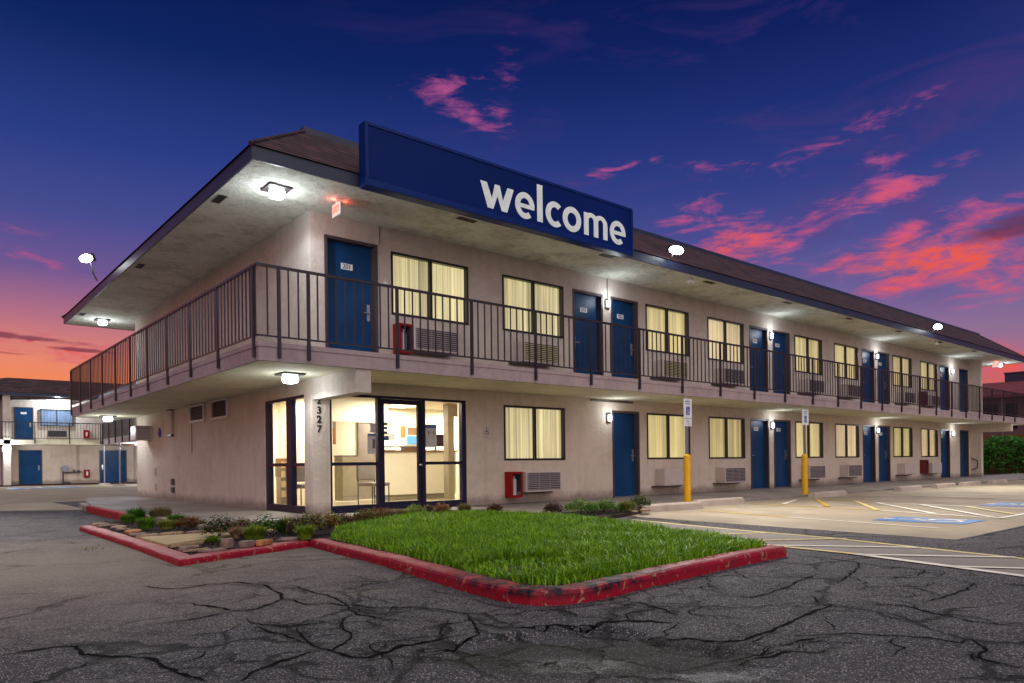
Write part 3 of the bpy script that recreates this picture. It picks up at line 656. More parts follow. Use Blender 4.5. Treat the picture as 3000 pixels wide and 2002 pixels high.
while cnt<52000:
    x=random.uniform(-2.0,2.95);y=random.uniform(-8,-1.0)
    if not inside((x,y),lawn): continue
    # denser close to the camera
    if random.random()>(1.0 if y<-5 else .75): continue
    e=edge_dist((x,y),lawn)
    bald=math.hypot((x+1.35)/.35,(y+7.15)/.3)
    nn=mn.noise((x*1.7,y*1.7,0)); n3=mn.noise((x*5,y*5,4))
    if bald<1 and random.random()<.75: continue
    if e<.05 and random.random()<.5: continue
    h=.10+.04*nn+.04*n3+random.uniform(-.04,.05)
    if bald<1.6: h*=.55
    if e<.12: h*=.8
    blade(b,x,y,-.062,max(.03,h),random.uniform(.008,.017),random.uniform(0,6.28),random.uniform(.2,1.1)); cnt+=1
tag(b.build('lawn_grass',M['grass']),'thick bright green grass filling the kerbed lawn','grass',kind='stuff')
b=MB()
beds2=[(2.95,-1.5),(3.2,-2.0),(5.3,-2.0),(5.6,-2.45),(4.8,-2.9),(3.1,-3.5),(2.5,-3.0),(2.5,-1.4)]
for poly,n in((bed,5200),(beds2,2600)):
    xs=[p[0] for p in poly];ys=[p[1] for p in poly];k=0
    while k<n:
        x=random.uniform(min(xs),max(xs));y=random.uniform(min(ys),max(ys))
        if not inside((x,y),poly): continue
        if poly is bed and -2.75<y<-1.5 and x<-2.45: 
            k+=1;continue
        s=random.uniform(.008,.022);a=random.uniform(0,3.14);hx,hy=math.cos(a)*s,math.sin(a)*s;zz=-.072+random.uniform(0,.025)
        b.add([(x-hx,y-hy,zz),(x+hy*.5,y-hx*.5,zz+s*.4),(x+hx,y+hy,zz+random.uniform(-.3,.8)*s),(x-hy*.5,y+hx*.5,zz+s*.6)],[(0,1,2,3),(3,2,1,0)] if 0 else [(0,1,2,3)]); k+=1
tag(b.build('mulch',M['mulch']),'dark wood chip mulch in the planting beds','mulch',kind='stuff')
b=MB(); b.prism([(-3.08,-1.50),(-2.2,-1.5),(-1.3,-1.62),(-1.55,-1.95),(-2.55,-2.35),(-3.08,-2.75)],-.2,-.045); tag(b.build('path',M['sand'],bevel=.01),'sandy flat path slab crossing the planting bed',kind='structure')
b=MB()
for _ in range(26):
    blade(b,-3.62+random.gauss(0,.09),-1.6+random.gauss(0,.12),gz,random.uniform(.02,.06),.007,random.uniform(0,6.28),.9)
tag(b.build('asphalt_weeds',M['p_olive']),'small weeds growing from the asphalt beside the red kerb','weeds',kind='stuff')

# edging stones
def stone(x,y,L,W,H,rz,mat,label,z=-.07,tilt=0):
    H*=.72; tilt=random.uniform(-.12,.12); ph=random.uniform(0,9)
    b=MB();n=9;vs=[]
    for k,(rr_,zz) in enumerate(((1,0),(1.02,.55),(.86,1.0))):
        for i in range(n):
            a=2*math.pi*i/n; r=rr_*(1+.12*math.sin(a*2+ph)+.12*math.sin(a*3+ph*2)+random.uniform(-.06,.06))
            vs.append((L/2*r*math.cos(a),W/2*r*math.sin(a),H*zz+random.uniform(-.004,.004)))
    fs=[tuple(range(n-1,-1,-1)),tuple(range(2*n,3*n))]+[(k*n+i,k*n+(i+1)%n,(k+1)*n+(i+1)%n,(k+1)*n+i) for k in (0,1) for i in range(n)]
    b.add(vs,fs); o=b.build('edging_stone',mat,bevel=.004); o.location=(x,y,z); o.rotation_euler=(tilt,0,rz)
    tag(o,label,'stone','flat stones edging the planting bed')
ST=[(-2.96,1.5,.3,.2,.05,.4,'stone1','tan edging stone, farthest one at the bed start by the kerb'),
(-2.93,1.1,.32,.2,.045,.2,'stone3','pinkish edging stone, second from the far end of the bed'),
(-2.88,.62,.4,.22,.05,1.3,'stone1','long tan edging stone left of the bright green tuft'),
(-2.93,.12,.34,.2,.045,1.5,'stone3','pale edging stone just behind the orange slab stone'),
(-2.92,-.42,.42,.24,.05,1.4,'stone2','large orange flat edging stone next to the left kerb'),
(-2.97,-.95,.3,.2,.04,1.3,'stone3','grey-pink edging stone between the orange stone and the sandy slab'),
(-2.93,-1.3,.34,.16,.05,.25,'stone1','tan edging stone at the left corner of the sandy slab'),
(-2.62,-1.26,.36,.14,.05,.12,'stone1','long tan edging stone on the far side of the sandy slab'),
(-2.28,-1.27,.32,.13,.055,.0,'stone3','rounded edging stone, middle of the row behind the sandy slab'),
(-1.95,-1.22,.3,.14,.055,-.1,'stone1','tan edging stone at the right end of the row behind the sandy slab'),
(-2.88,-2.86,.44,.16,.05,.4,'stone1','tan edging stone on the near side of the sandy slab'),
(-2.5,-2.62,.34,.13,.05,.5,'stone3','narrow edging stone right of the near slab stone'),
(-2.98,-3.2,.3,.2,.05,.9,'stone3','edging stone near the front left kerb corner'),
(-2.98,-3.52,.26,.18,.04,.2,'stone1','flat stone lying in the front kerb corner'),
(-2.62,-3.42,.18,.12,.15,.4,'stone3','upright brown rock behind the front red kerb'),
(-2.42,-3.44,.2,.14,.09,.2,'stone3','pinkish rock right of the upright brown rock'),
(-2.2,-3.38,.24,.14,.08,.3,'stone2','orange rock behind the front red kerb'),
(-1.78,-3.17,.34,.13,.05,.35,'stone3','long low stone at the right end of the front kerb'),
(-2.84,-3.62,.34,.1,.03,.38,'stone3','thin stone strip against the front kerb')]
for s in ST: stone(s[0],s[1],s[2],s[3],s[4],s[5],M[s[6]],s[7])
stone(5.2,-3.0,.3,.18,.05,.1,M['stone1'],'pale stone at the small bed beside the first wheel stop'); stone(4.75,-3.12,.2,.14,.04,.6,M['stone3'],'small stone left of the one beside the first wheel stop')

# plants
def plant(x,y,wd,h,mat,label,kind='tuft',z=-.06,flower=False,mat2=None,name='bedding_plant',n=None,cat='plant'):
    wd*=1.18; h*=1.1
    root=empty(name,(x,y,z),label,cat,'low plants in the beds')
    b=MB(); n=n or int(620*max(.5,wd/.25))
    for i in range(n):
        a=random.uniform(0,6.28); r=wd*.5*math.sqrt(random.random())
        px,py=r*math.cos(a),r*math.sin(a)*.9
        top=h*(1-.45*(r/(wd*.5))**2)*random.uniform(.7,1.1)
        if kind=='tuft':
            blade(b,px*.55,py*.55,0,top,random.uniform(.009,.017),a+random.uniform(-.5,.5),random.uniform(.2,.8),0 if random.random()<.75 else 1)
        else:
            zz=top*random.uniform(.35,1); s=random.uniform(.016,.032); t2=random.uniform(0,6.28); up=random.uniform(-.5,1)
            dx,dy=math.cos(t2)*s,math.sin(t2)*s
            b.add([(px,py,zz),(px+dx*.6-dy*.5,py+dy*.6+dx*.5,zz+s*.3),(px+dx*1.5,py+dy*1.5,zz+s*up),(px+dx*.6+dy*.5,py+dy*.6-dx*.5,zz+s*.3)],[(0,1,2,3)],0 if random.random()<.75 else 1)
    b.build('foliage',[mat,mat2 or mat],root)
    st=MB()
    for i in range(9):
        a=random.uniform(0,6.28);r=wd*.3*random.random()
        st.tube((0,0,-.02),(r*math.cos(a),r*math.sin(a),h*.6),.004,.002,5)
    st.build('stem',M['bark'],root)
    if flower:
        for i in range(14):
            fb=MB()
            a=random.uniform(0,6.28);r=wd*.42*math.sqrt(random.random()); px,py=r*math.cos(a),r*math.sin(a);zz=h*(.95-.4*(r/(wd*.5))**2)
            fb.dome((px,py,zz),.012,.009,6,2); fb.build('flower',M['p_flower'],root)
PL=[(-2.57,1.51,.2,.17,'p_green','p_olive','tuft','small green tuft at the far left end of the bed'),
(-2.37,1.76,.3,.26,'p_green','p_dark','tuft','taller green tuft, farthest back in the left bed'),
(-2.65,-.05,.27,.2,'p_green','p_lime','tuft','bright green tuft in the middle of the left bed'),
(-2.42,-.3,.3,.16,'p_olive','p_lime','tuft','yellow-green low tuft right of the bright green tuft'),
(-1.98,1.8,.42,.26,'p_tan','p_olive','tuft','tan feathery clump behind the green tufts by the walkway'),
(-2.11,.38,.32,.2,'p_green','p_dark','tuft','rounded green clump near the walkway edge'),
(-2.12,-.4,.36,.16,'p_rust','p_olive','leafy','orange-brown low clump at the right end of the far bed'),
(-2.3,-2.2,.36,.27,'p_dark','p_rust','leafy','dark bushy plant with red tips right of the sandy slab'),
(-2.2,-2.55,.2,.17,'p_tan','p_rust','tuft','dry brown tuft in front of the dark bushy plant'),
(-1.8,-1.55,.34,.17,'p_plum','p_olive','leafy','purple-brown low plant beside the walkway'),
(-2.1,-2.86,.32,.2,'p_lime','p_olive','tuft','yellow-lime tuft behind the front kerb rocks'),
(-2.61,-2.87,.13,.08,'p_lime','p_green','leafy','tiny lime green plant alone in the mulch'),
(-1.72,-2.25,.34,.24,'p_green','p_dark','leafy','green plant covered with small white flowers'),
(-1.42,-2.2,.3,.24,'p_olive','p_dark','tuft','olive tuft right of the white flowering plant'),
(-1.35,-2.65,.4,.26,'p_plum','p_lime','leafy','dense red and olive clump beside the lawn corner'),
(-1.62,-3.25,.22,.2,'p_lime','p_green','tuft','lime tuft at the left tip of the lawn'),
(-.85,-2.05,.4,.22,'p_rust','p_olive','leafy','rusty brown clump in front of the column'),
(-.38,-1.75,.36,.18,'p_plum','p_rust','leafy','red-brown clump at the foot of the column'),
(.1,-1.6,.34,.21,'p_olive','p_rust','leafy','olive clump in front of the left lobby pane'),
(.7,-1.3,.34,.21,'p_tan','p_rust','tuft','dry tan clump in front of the lobby door'),
(1.35,-1.1,.3,.21,'p_lime','p_olive','leafy','yellow-green clump in front of the lobby door jamb'),
(1.95,-1.05,.3,.21,'p_rust','p_tan','leafy','brown clump below the right lobby pane'),
(2.45,-1.05,.28,.21,'p_tan','p_olive','tuft','dry clump at the right end of the lobby glazing'),
(.4,-1.42,.3,.2,'p_rust','p_olive','leafy','rust-tinted clump between the olive and tan clumps by the lobby'),
(1.02,-1.18,.28,.18,'p_olive','p_tan','tuft','olive tuft just left of the yellow-green clump by the lobby door'),
(1.66,-1.06,.28,.18,'p_plum','p_olive','leafy','plum clump just right of the yellow-green clump by the lobby door'),
(-.62,-1.88,.34,.2,'p_olive','p_lime','leafy','olive and lime clump between the rusty and red-brown clumps'),
(-1.1,-2.3,.36,.24,'p_olive','p_plum','leafy','dark olive clump left of the rusty brown one'),
(2.85,-1.45,.24,.17,'p_plum','p_rust','leafy','small brown plant behind the lawn before the red cabinet'),
(3.25,-2.55,.3,.22,'p_plum','p_dark','leafy','dark reddish plant at the left end of the small bed'),
(3.75,-2.75,.55,.25,'p_green','p_lime','leafy','wide green plant in the middle of the small bed'),
(4.35,-2.75,.5,.22,'p_green','p_olive','leafy','green spreading plant right of the wide one in the small bed'),
(4.9,-2.8,.42,.2,'p_olive','p_green','tuft','olive spreading plant near the wheel stop'),
(5.4,-2.7,.36,.27,'p_dark','p_olive','leafy','taller dark green plant at the right end of the small bed')]
for p in PL: plant(p[0],p[1],p[2],p[3],M[p[4]],p[7],p[6],mat2=M[p[5]],flower='white flowers' in p[7])

# ------------------------------------------------------------------ the motel
P=7.315; X2,X3,WW=8.9477,11.591,1.7894
GS,GH,DH=.909,1.165,2.09; FL=2.735
ZD=2.62; ZS=2.35; ZC=5.24; XE=33.1; YE=11.93
motel=empty('motel_building',(0,0,0),'two-storey beige stucco motel with blue doors and a wrap-around balcony','building')
gwin=[X3-P,X2,X3,X2+P,X3+P,X2+2*P,X3+2*P]
uwin=[1.594]+gwin[:]
gdoor=[(7.65,8.65,1)]; udoor=[(.26,1.31,1),(6.36,7.37,-1),(7.65,8.65,1)]
for k in (1,2):
    for lst in(gdoor,udoor): lst+= [(6.36+P*k,7.37+P*k,-1),(7.65+P*k,8.65+P*k,1)]
for lst in(gdoor,udoor): lst+= [(6.36+P*3,7.40+P*3,-1),(30.54,31.62,-1)]
us0=3.6444
holes=[(a,a+WW,GS,GS+GH) for a in gwin]+[(a,c,0,DH) for a,c,_ in gdoor]+[(.33,3.3,0,2.12)]
wallgrid('ground_wall','x',0,XE,0,ZS,holes,0,.16,M['wall'],motel)
holes=[(a,a+WW,us0,us0+GH+.01) for a in uwin]+[(a,c,ZD,DH+FL) for a,c,_ in udoor if a>1]+[(.26,1.31,ZD,4.88)]
wallgrid('upper_wall','x',0,XE,ZD,ZC,holes,0,.16,M['wallup'],motel)
wallgrid('ground_side_wall','y',.16,YE,0,ZS,[(.32,2.12,0,2.1)],0,.16,M['wall'],motel)
b=MB(); b.box(0,.16,.16,YE,ZD,ZC); b.build('upper_side_wall',M['wallup'],motel)
b=MB(); b.box(.16,XE,YE-.15,YE,0,ZS); b.box(XE-.15,XE,.16,YE-.15,0,ZS); b.box(.16,XE,YE-.15,YE,ZD,ZC); b.box(XE-.15,XE,.16,YE-.15,ZD,ZC); b.build('rear_wall',M['wall'],motel)
# fins at the far end and the cantilever beams
b=MB(); b.box(31.9,32.15,-.42,-.002,0,ZS-.001); b.box(31.9,32.15,-.42,-.002,ZD+.001,ZC-.001); b.build('end_fin_wall',M['wall'],motel)
b=MB(); b.box(.0,.26,-1.58,-.002,1.98,ZS-.001); b.build('corner_beam',M['wallup'],motel)
b=MB(); b.box(31.9,32.15,-1.58,-.422,2.0,ZS-.001); b.build('end_beam',M['wall'],motel)
# balcony slab
XB0,YB0,XB1,YB1=-1.54,-1.61,34.5,12.6
b=MB(); b.box(XB0,XB1,YB0,YB1,ZS,ZD-.004,0)
o=b.build('balcony_slab',M['fascia'],motel)
b=MB(); b.box(XB0-.012,XB1+.01,YB0-.012,YB0-.001,ZD-.07,ZD); b.box(XB0-.012,XB0-.001,YB0-.001,YB1,ZD-.07,ZD); b.box(XB0,XB1,YB0,-.0,ZD-.0035,ZD); b.box(XB0,-.001,0,YB1,ZD-.0035,ZD)
b.build('balcony_edge_band',M['fascia'],o)
b=MB(); b.quad((XB0+.03,YB0+.03,ZS-.003),(XB0+.03,YB1-.03,ZS-.003),(XB1,YB1-.03,ZS-.003),(XB1,YB0+.03,ZS-.003)); b.build('slab_underside',M['ceil2'],o)
# pale deck strip
b=MB(); b.box(XB0+.1,XB1-.1,YB0+.12,-.01,ZD+.0005,ZD+.006); b.box(XB0+.1,-.01,0,YB1-.1,ZD+.0005,ZD+.006); b.build('deck_surface',M['walk'],o)

# roof
ex0,ey0,ex1,ey1=-1.557,-1.485,34.6,13.75; zf0,zf1=ZC,5.43; ins=1.5; zr=6.58
b=MB(); b.quad((ex0+.03,ey0+.03,ZC+.001),(ex0+.03,ey1-.03,ZC+.001),(ex1-.03,ey1-.03,ZC+.001),(ex1-.03,ey0+.03,ZC+.001)); sof=b.build('soffit',M['soffit'],motel)
b=MB()
b.box(ex0,ex1,ey0,ey0+.03,zf0-.01,zf1);b.box(ex0,ex1,ey1-.03,ey1,zf0-.01,zf1);b.box(ex0,ex0+.03,ey0+.03,ey1-.03,zf0-.01,zf1);b.box(ex1-.03,ex1,ey0+.03,ey1-.03,zf0-.01,zf1)
fas=b.build('eave_fascia',M['trim_dark'],motel)
ix0,iy0,ix1,iy1=ex0+ins,ey0+ins,ex1-ins,ey1-ins
b=MB(); e=.03
o4=[(ex0-e,ey0-e,zf1+.002),(ex1+e,ey0-e,zf1+.002),(ex1+e,ey1+e,zf1+.002),(ex0-e,ey1+e,zf1+.002)]; i4=[(ix0,iy0,zr),(ix1,iy0,zr),(ix1,iy1,zr),(ix0,iy1,zr)]
for k in range(4): b.quad(o4[k],o4[(k+1)%4],i4[(k+1)%4],i4[k])
roof=b.build('roof',M['shingle'],motel)
b=MB()
for (a,c) in ((i4[0],i4[1]),(i4[1],i4[2]),(i4[2],i4[3]),(i4[3],i4[0])):
    x0,x1=sorted((a[0],c[0]));y0,y1=sorted((a[1],c[1]))
    b.box(x0-.06,x1+.06,y0-.06,y1+.06,zr-.02,zr+.07) if False else None
b.box(ix0-.05,ix1+.05,iy0-.05,iy0+.1,zr-.04,zr+.06); b.box(ix0-.05,ix1+.05,iy1-.1,iy1+.05,zr-.04,zr+.06); b.box(ix0-.05,ix0+.1,iy0+.1,iy1-.1,zr-.04,zr+.06); b.box(ix1-.1,ix1+.05,iy0+.1,iy1-.1,zr-.04,zr+.06)
b.box(ix0+.1,ix1-.1,iy0+.1,iy1-.1,zr-.06,zr-.03)
b.build('roof_cap',M['trim_dark'],roof)
for (a,c) in zip(o4[:2]+[o4[3]],i4[:2]+[i4[3]]):
    b=MB(); b.tube(a,c,.035,.035,6); b.build('hip_cap',M['shingle'],roof)

# doors
def make_door(kind,z,a,c,side,num,parent,top=None):
    top=top or z+DH; f=.055; m=MB()
    yl=.105
    leaf=MB(); leaf.box(a+f+.004,c-f-.004,yl,yl+.045,z+.012,top-f-.004)
    d=leaf.build('door',M['blue'],parent)
    m.box(a,a+f,-.012,.15,z,top); m.box(c-f,c,-.012,.15,z,top); m.box(a+f,c-f,-.012,.15,top-f,top)
    m.box(a+f,a+f+.02,yl-.03,yl-.003,z,top-f-.02); m.box(c-f-.02,c-f,yl-.03,yl-.003,z,top-f-.02)
    m.build('door_frame',M['frame'],d)
    th=MB(); th.box(a+f,c-f,.0,.1,z-.002,z+.012); th.build('threshold',M['steel'],d)
    hx=(c-f-.09) if side>0 else (a+f+.09)
    h=MB(); h.box(hx-.03,hx+.03,yl-.014,yl-.001,z+.86,z+1.16); h.tube((hx,yl-.012,z+1.0),(hx,yl-.06,z+1.0),.014); h.tube((hx+(.03 if side>0 else -.03),yl-.058,z+1.0),(hx-(.14 if side>0 else -.14),yl-.058,z+1.0),.011); h.tube((hx,yl-.012,z+1.1),(hx,yl-.03,z+1.1),.02)
    h.build('handle',M['steel'],d)
    if num:
        x=(a+c)/2-.04; zz=z+1.79
        n=MB(); n.box(x-.115,x+.115,yl-.006,yl-.001,zz-.055,zz+.055,0)
        text_mesh(n,num,.115,(x,yl-.0062,zz),RF,1,.002,.002)
        n.build('number_plate',[M['signwhite'],M['inkred']],d)
    return d
gnum=[None,'104','105','106','107','108',None]
for (a,c,s),n in zip(gdoor,gnum): make_door('g',0,a,c,s,n,motel)
unum=['201','202','203','204','205','206','207','208',None]
for i,((a,c,s),n) in enumerate(zip(udoor,unum)): make_door('u',ZD,a,c,s,n,motel,4.88 if i==0 else DH+FL)

# windows
def make_window(x,z,w,h,parent,cm,glassm=None,swap=False,yb=0.0,name='window',blind=False):
    f=.042; m=MB()
    g=MB()
    m.box(x,x+w,yb-.012,yb+.085,z,z+f); m.box(x,x+w,yb-.012,yb+.085,z+h-f,z+h); m.box(x,x+f,yb-.012,yb+.085,z+f,z+h-f); m.box(x+w-f,x+w,yb-.012,yb+.085,z+f,z+h-f)
    mid=x+w/2; m.box(mid-.028,mid+.028,yb+.0,yb+.07,z+f,z+h-f)
    s0=m.build(name,M['black'],parent)
    g.box(x+f,mid-.028,yb+.045,yb+.049,z+f,z+h-f); g.box(mid+.028,x+w-f,yb+.03,yb+.034,z+f,z+h-f)
    g.build('pane',glassm or M['glass'],s0)
    # pleated curtain hung behind the glass
    cb=MB(); n=96; pts=[]
    ph=random.uniform(0,6)
    for i in range(n+1):
        u=x+.01+(w-.02)*i/n; d=.125+.014*math.sin(u*42+ph+1.5*math.sin(u*3+ph))*(0 if blind else 1)+.004*math.sin(u*97)
        pts.append((u,yb+d))
    for (a,c) in zip(pts,pts[1:]): cb.add([(a[0],a[1],z),(c[0],c[1],z),(c[0],c[1],z+h),(a[0],a[1],z+h)],[(0,1,2,3)],0,True)
    if blind:
        for j in range(26): cb.box(x+f,x+w-f,yb+.105,yb+.112,z+f+j*.043,z+f+j*.043+.004)
    cb.build('curtain',cm,s0)
    return s0
for i,x in enumerate(gwin): make_window(x,GS,WW,GH,motel,CUR[(0,1,3,2,4,3,4)[i]],blind=(i==1))
for i,x in enumerate(uwin): make_window(x,us0,WW,GH+.01,motel,CUR[(0,0,2,4,1,2,3,1)[i]])

# storefront glazing
def storefront():
    n=M['navyframe']; r=MB()
    # right facade opening x .33-3.3
    top=2.12
    r.box(.33,.375,0.02,.12,0,top); r.box(1.29,1.37,0.02,.12,0,top); r.box(2.24,2.33,0.02,.12,0,top); r.box(3.2,3.3,.02,.12,0,top)
    for a,c in((.375,1.29),(1.37,2.24),(2.33,3.2)): r.box(a,c,.02,.12,top-.045,top)
    for a,c in((.375,1.29),(2.33,3.2)): r.box(a,c,.02,.12,0,.13); r.box(a,c,.03,.11,.84,.9)
    s=r.build('lobby_storefront',n,motel)
    for a,c in((.375,1.29),(2.33,3.2)): box('pane',a,c,.06,.066,.13,.84,M['glass'],s); box('pane',a,c,.06,.066,.9,top-.045,M['glass'],s)
    d=MB(); a,c=1.375,2.235; d.box(a,a+.06,.04,.1,.01,2.07); d.box(c-.06,c,.04,.1,.01,2.07); d.box(a+.06,c-.06,.04,.1,.01,.16); d.box(a+.06,c-.06,.04,.1,1.98,2.07)
    dd=d.build('lobby_door',n,motel); g=MB(); g.box(a+.06,c-.06,.066,.072,.16,1.98); g.build('pane',M['glass'],dd)
    h=MB(); h.tube((c-.03,.03,.84),(c-.03,-.02,.84),.022); h.box(a+.06,c-.06,.105,.13,1.17,1.195); h.build('handle',M['steel'],dd)
    # side opening y .32-2.12
    r=MB(); top=2.1
    for y0,y1 in((.32,.36),(.92,1.14),(1.99,2.12)): r.box(.02,.12,y0,y1,0,top)
    for y0,y1 in((.36,.92),(1.14,1.99)): r.box(.02,.12,y0,y1,top-.05,top); r.box(.02,.12,y0,y1,0,.13); r.box(.03,.11,y0,y1,.84,.9)
    s=r.build('side_storefront',n,motel)
    for y0,y1 in((.36,.92),(1.14,1.99)): box('pane',.06,.066,y0,y1,.13,.84,M['glass'],s); box('pane',.06,.066,y0,y1,.9,top-.05,M['glass'],s)
storefront()
# column numerals 2327
b=MB()
for ch,zz in zip('2327',(1.966,1.80,1.643,1.478)): text_mesh(b,ch,.172,(.125,-.001,zz),RF,0,.012,.0035,sx=.95)
b.build('street_number',M['ink'],motel)
# pipes and joints on the walls
b=MB(); b.tube((1.36,-.008,4.9),(1.36,-.008,5.23),.006); b.tube((7.53,-.008,4.72),(7.53,-.008,5.23),.01); b.tube((6.9,-.02,2.3),(8.4,-.02,2.3),.02); b.build('conduit',M['frame'],motel)
b=MB(); b.path([(31.89,-.05,.85),(31.82,-.1,.8),(31.82,-.3,.72),(31.82,-.3,.4),(31.82,-.1,.32),(31.89,-.05,.3)],.02); b.build('grab_bar',M['rail'],motel)

# lobby interior
lob=empty('lobby_interior',(0,0,0),'lit cream lobby with reception counter behind the corner glazing','room')
b=MB(); b.box(.17,6.9,.17,4.35,-.01,.012); b.build('floor',M['floor'],lob)
b=MB(); b.box(.17,7.0,4.35,4.45,.012,2.3); b.box(6.9,7.0,.17,4.35,.012,2.3); b.box(.165,7.0,.165,4.45,2.3,2.33)
b.box(1.2,1.3,2.1,4.35,.012,2.29); b.box(1.3,1.42,2.1,2.2,.012,2.29); b.box(1.42,2.75,2.1,2.2,1.76,2.29)
b.box(3.3,3.42,.17,.3,.012,2.29)
b.build('wall',M['lobwall'],lob)
b=MB(); b.box(4.55,4.72,2.4,2.6,.012,2.29); b.box(4.72,6.9,2.5,2.58,2.0,2.29); b.build('pillar',M['lobgrey'],lob)
b=MB(); b.box(3.2,3.26,4.3,4.348,.012,1.95); b.box(3.66,3.72,4.3,4.348,.012,1.95); b.box(3.26,3.66,4.3,4.348,1.89,1.95); b.box(3.26,3.66,4.32,4.345,.012,1.89); b.build('inner_door',M['lobdoor'],lob)
ct=empty('reception_counter',(0,0,0),'white reception counter with grey plinth inside the lobby','counter')
b=MB(); b.prism([(3.15,3.2),(4.2,3.0),(5.2,3.0),(5.2,3.35),(3.2,3.55)],.14,1.15); b.build('front_panel',M['lobwall'],ct)
b=MB(); b.prism([(3.2,3.24),(4.2,3.05),(5.15,3.05),(5.15,3.3),(3.25,3.5)],.012,.14); b.build('plinth',M['lobgrey'],ct)
b=MB(); b.prism([(3.1,3.15),(4.2,2.94),(5.25,2.94),(5.25,3.42),(3.15,3.6)],1.15,1.19); b.build('countertop',M['wood'],ct)
tr=empty('brochure_tray',(3.98,3.16,1.19),'small brown brochure tray on the reception counter','tray')
b=MB(); b.box(-.22,.22,-.08,.08,0,.015); b.box(-.22,.22,-.08,-.07,.015,.09); b.box(-.22,-.21,-.07,.08,.015,.09); b.box(.21,.22,-.07,.08,.015,.09); b.build('tray',M['wood'],tr)
b=MB(); 
for k in range(5): b.box(-.19+.075*k,-.13+.075*k,-.04,-.03,.016,.14)
b.build('brochure',M['cream'],tr)
def poster(x0,x1,z0,z1,y,label,blocks,frame=M['paper']):
    p_=empty('wall_poster',((x0+x1)/2,y,z0),label,'poster'); b=MB(); w=(x1-x0)/2; b.box(-w,w,-.012,0,0,z1-z0); b.build('backing',frame,p_)
    for (u0,u1,v0,v1,m) in blocks:
        bb=MB(); bb.box(-w+u0*2*w,-w+u1*2*w,-.016,-.0125,v0*(z1-z0),v1*(z1-z0)); bb.build('printed_block',m,p_)
poster(3.92,4.27,1.24,2.05,4.345,'grey printed notice board on the wall behind the counter',[(.08,.92,.72,.92,M['papertext']),(.08,.92,.3,.5,M['papertext']),(.15,.85,.56,.66,M['cream'])])
poster(4.42,5.05,1.33,1.85,4.345,'orange and blue picture poster behind the counter',[(.3,1,.05,.5,M['sky_blue_card']),(.35,.95,.55,.92,M['wood']),(.0,.25,.4,1,M['orange'])],M['cream'])
poster(1.5,1.86,1.3,1.98,4.345,'orange abstract picture seen through the side glazing',[(.02,.98,.0,.45,M['orange']),(.02,.5,.45,.8,M['orange']),(.02,.98,.2,.23,M['cream'])],M['cream'])
poster(2.45,2.62,1.36,1.98,4.345,'narrow ochre picture on the lobby back wall',[(.1,.9,.0,.6,M['stone2']),(.1,.9,.6,1,M['lobgrey'])],M['lobgrey'])
cb_=empty('lobby_cabinet',(2.25,3.1,.012),'grey upright cabinet left of the reception counter','cabinet')
b=MB(); b.box(-.2,.2,-.2,.2,.05,1.03); b.build('body',M['lobgrey'],cb_,bevel=.01); b=MB(); b.box(-.21,.21,-.21,.21,1.03,1.06); b.box(-.19,.19,-.205,-.2,.14,.16); b.build('top',M['lobdoor'],cb_)
pc=empty('printed_card',(0,0,0),'white notice card with blue header stuck on the right lobby pane','card')
b=MB(); b.box(2.36,2.62,.068,.071,1.18,1.62); b.build('sheet',M['paper'],pc); b=MB(); b.box(2.36,2.62,.067,.0678,1.55,1.62); b.build('header',M['sky_blue_card'],pc); b=MB(); 
for xx in (2.42,2.54): b.box(xx,xx+.025,.067,.0678,1.42,1.5)
b.box(2.47,2.51,.067,.0678,1.455,1.465); b.build('printed_block',M['papertext'],pc)
pc=empty('printed_card',(0,0,0),'white notice cards stuck on the left lobby pane beside the door','card')
b=MB(); b.box(1.1,1.27,.068,.071,1.05,1.42); b.box(1.16,1.27,.0685,.0705,1.44,1.6); b.build('sheet',M['paper'],pc); b=MB(); b.box(1.1,1.27,.067,.0678,1.38,1.42); b.build('header',M['sky_blue_card'],pc); b=MB(); b.box(1.2,1.26,.067,.0678,1.15,1.32); b.build('printed_block',M['papertext'],pc)
pc=empty('door_decals',(0,0,0),'small dark and blue decals on the lobby door glass','decal')
b=MB()
for zz in (1.42,1.5,1.58): b.box(1.45,1.52,.062,.0655,zz,zz+.055)
b.build('decal',M['papertext'],pc); b=MB(); b.box(1.45,1.54,.062,.0655,1.3,1.38); b.build('blue_decal',M['sky_blue_card'],pc)
cl=empty('lobby_ceiling_light',(2.4,1.2,2.3),'flat square light on the lobby ceiling','lamp')
b=MB(); b.box(-.3,.3,-.3,.3,-.03,-.004); b.build('diffuser',M['lampwarm'],cl); b=MB(); b.box(-.33,.33,-.33,.33,-.004,-.001); b.build('frame',M['white'],cl)
def light(ty,loc,power,col,size=.1,rot=None,parent=None,name='lamp_light',spot=None,blend=.6):
    l=bpy.data.lights.new(name,ty); l.energy=power; l.color=col
    if ty=='AREA': l.size=size
    else: l.shadow_soft_size=size
    if spot: l.spot_size=spot; l.spot_blend=blend
    o=bpy.data.objects.new(name,l); COL.objects.link(o); o.location=loc
    if rot is not None: o.rotation_euler=Vector(rot).to_track_quat('-Z','Y').to_euler()
    if parent: o.parent=parent
    return o
WARM=(1,.93,.76); COOL=(.86,.94,1)
light('AREA',(0,0,-.05),95,WARM,.6,(0,0,-1),cl)
cl2=copy_tree(cl); cl2.location=(4.0,3.7,2.3); cl2['label']='flat square light above the reception counter'
cl3=copy_tree(cl); cl3.location=(.75,3.2,2.3); cl3['label']='flat square light behind the side glazing of the lobby'
cl4=copy_tree(cl); cl4.location=(5.9,3.5,2.3); cl4['label']='flat square light behind the lobby pillar'
mo=empty('computer_monitor',(4.75,3.2,1.19),'dark computer monitor on the reception counter','monitor')
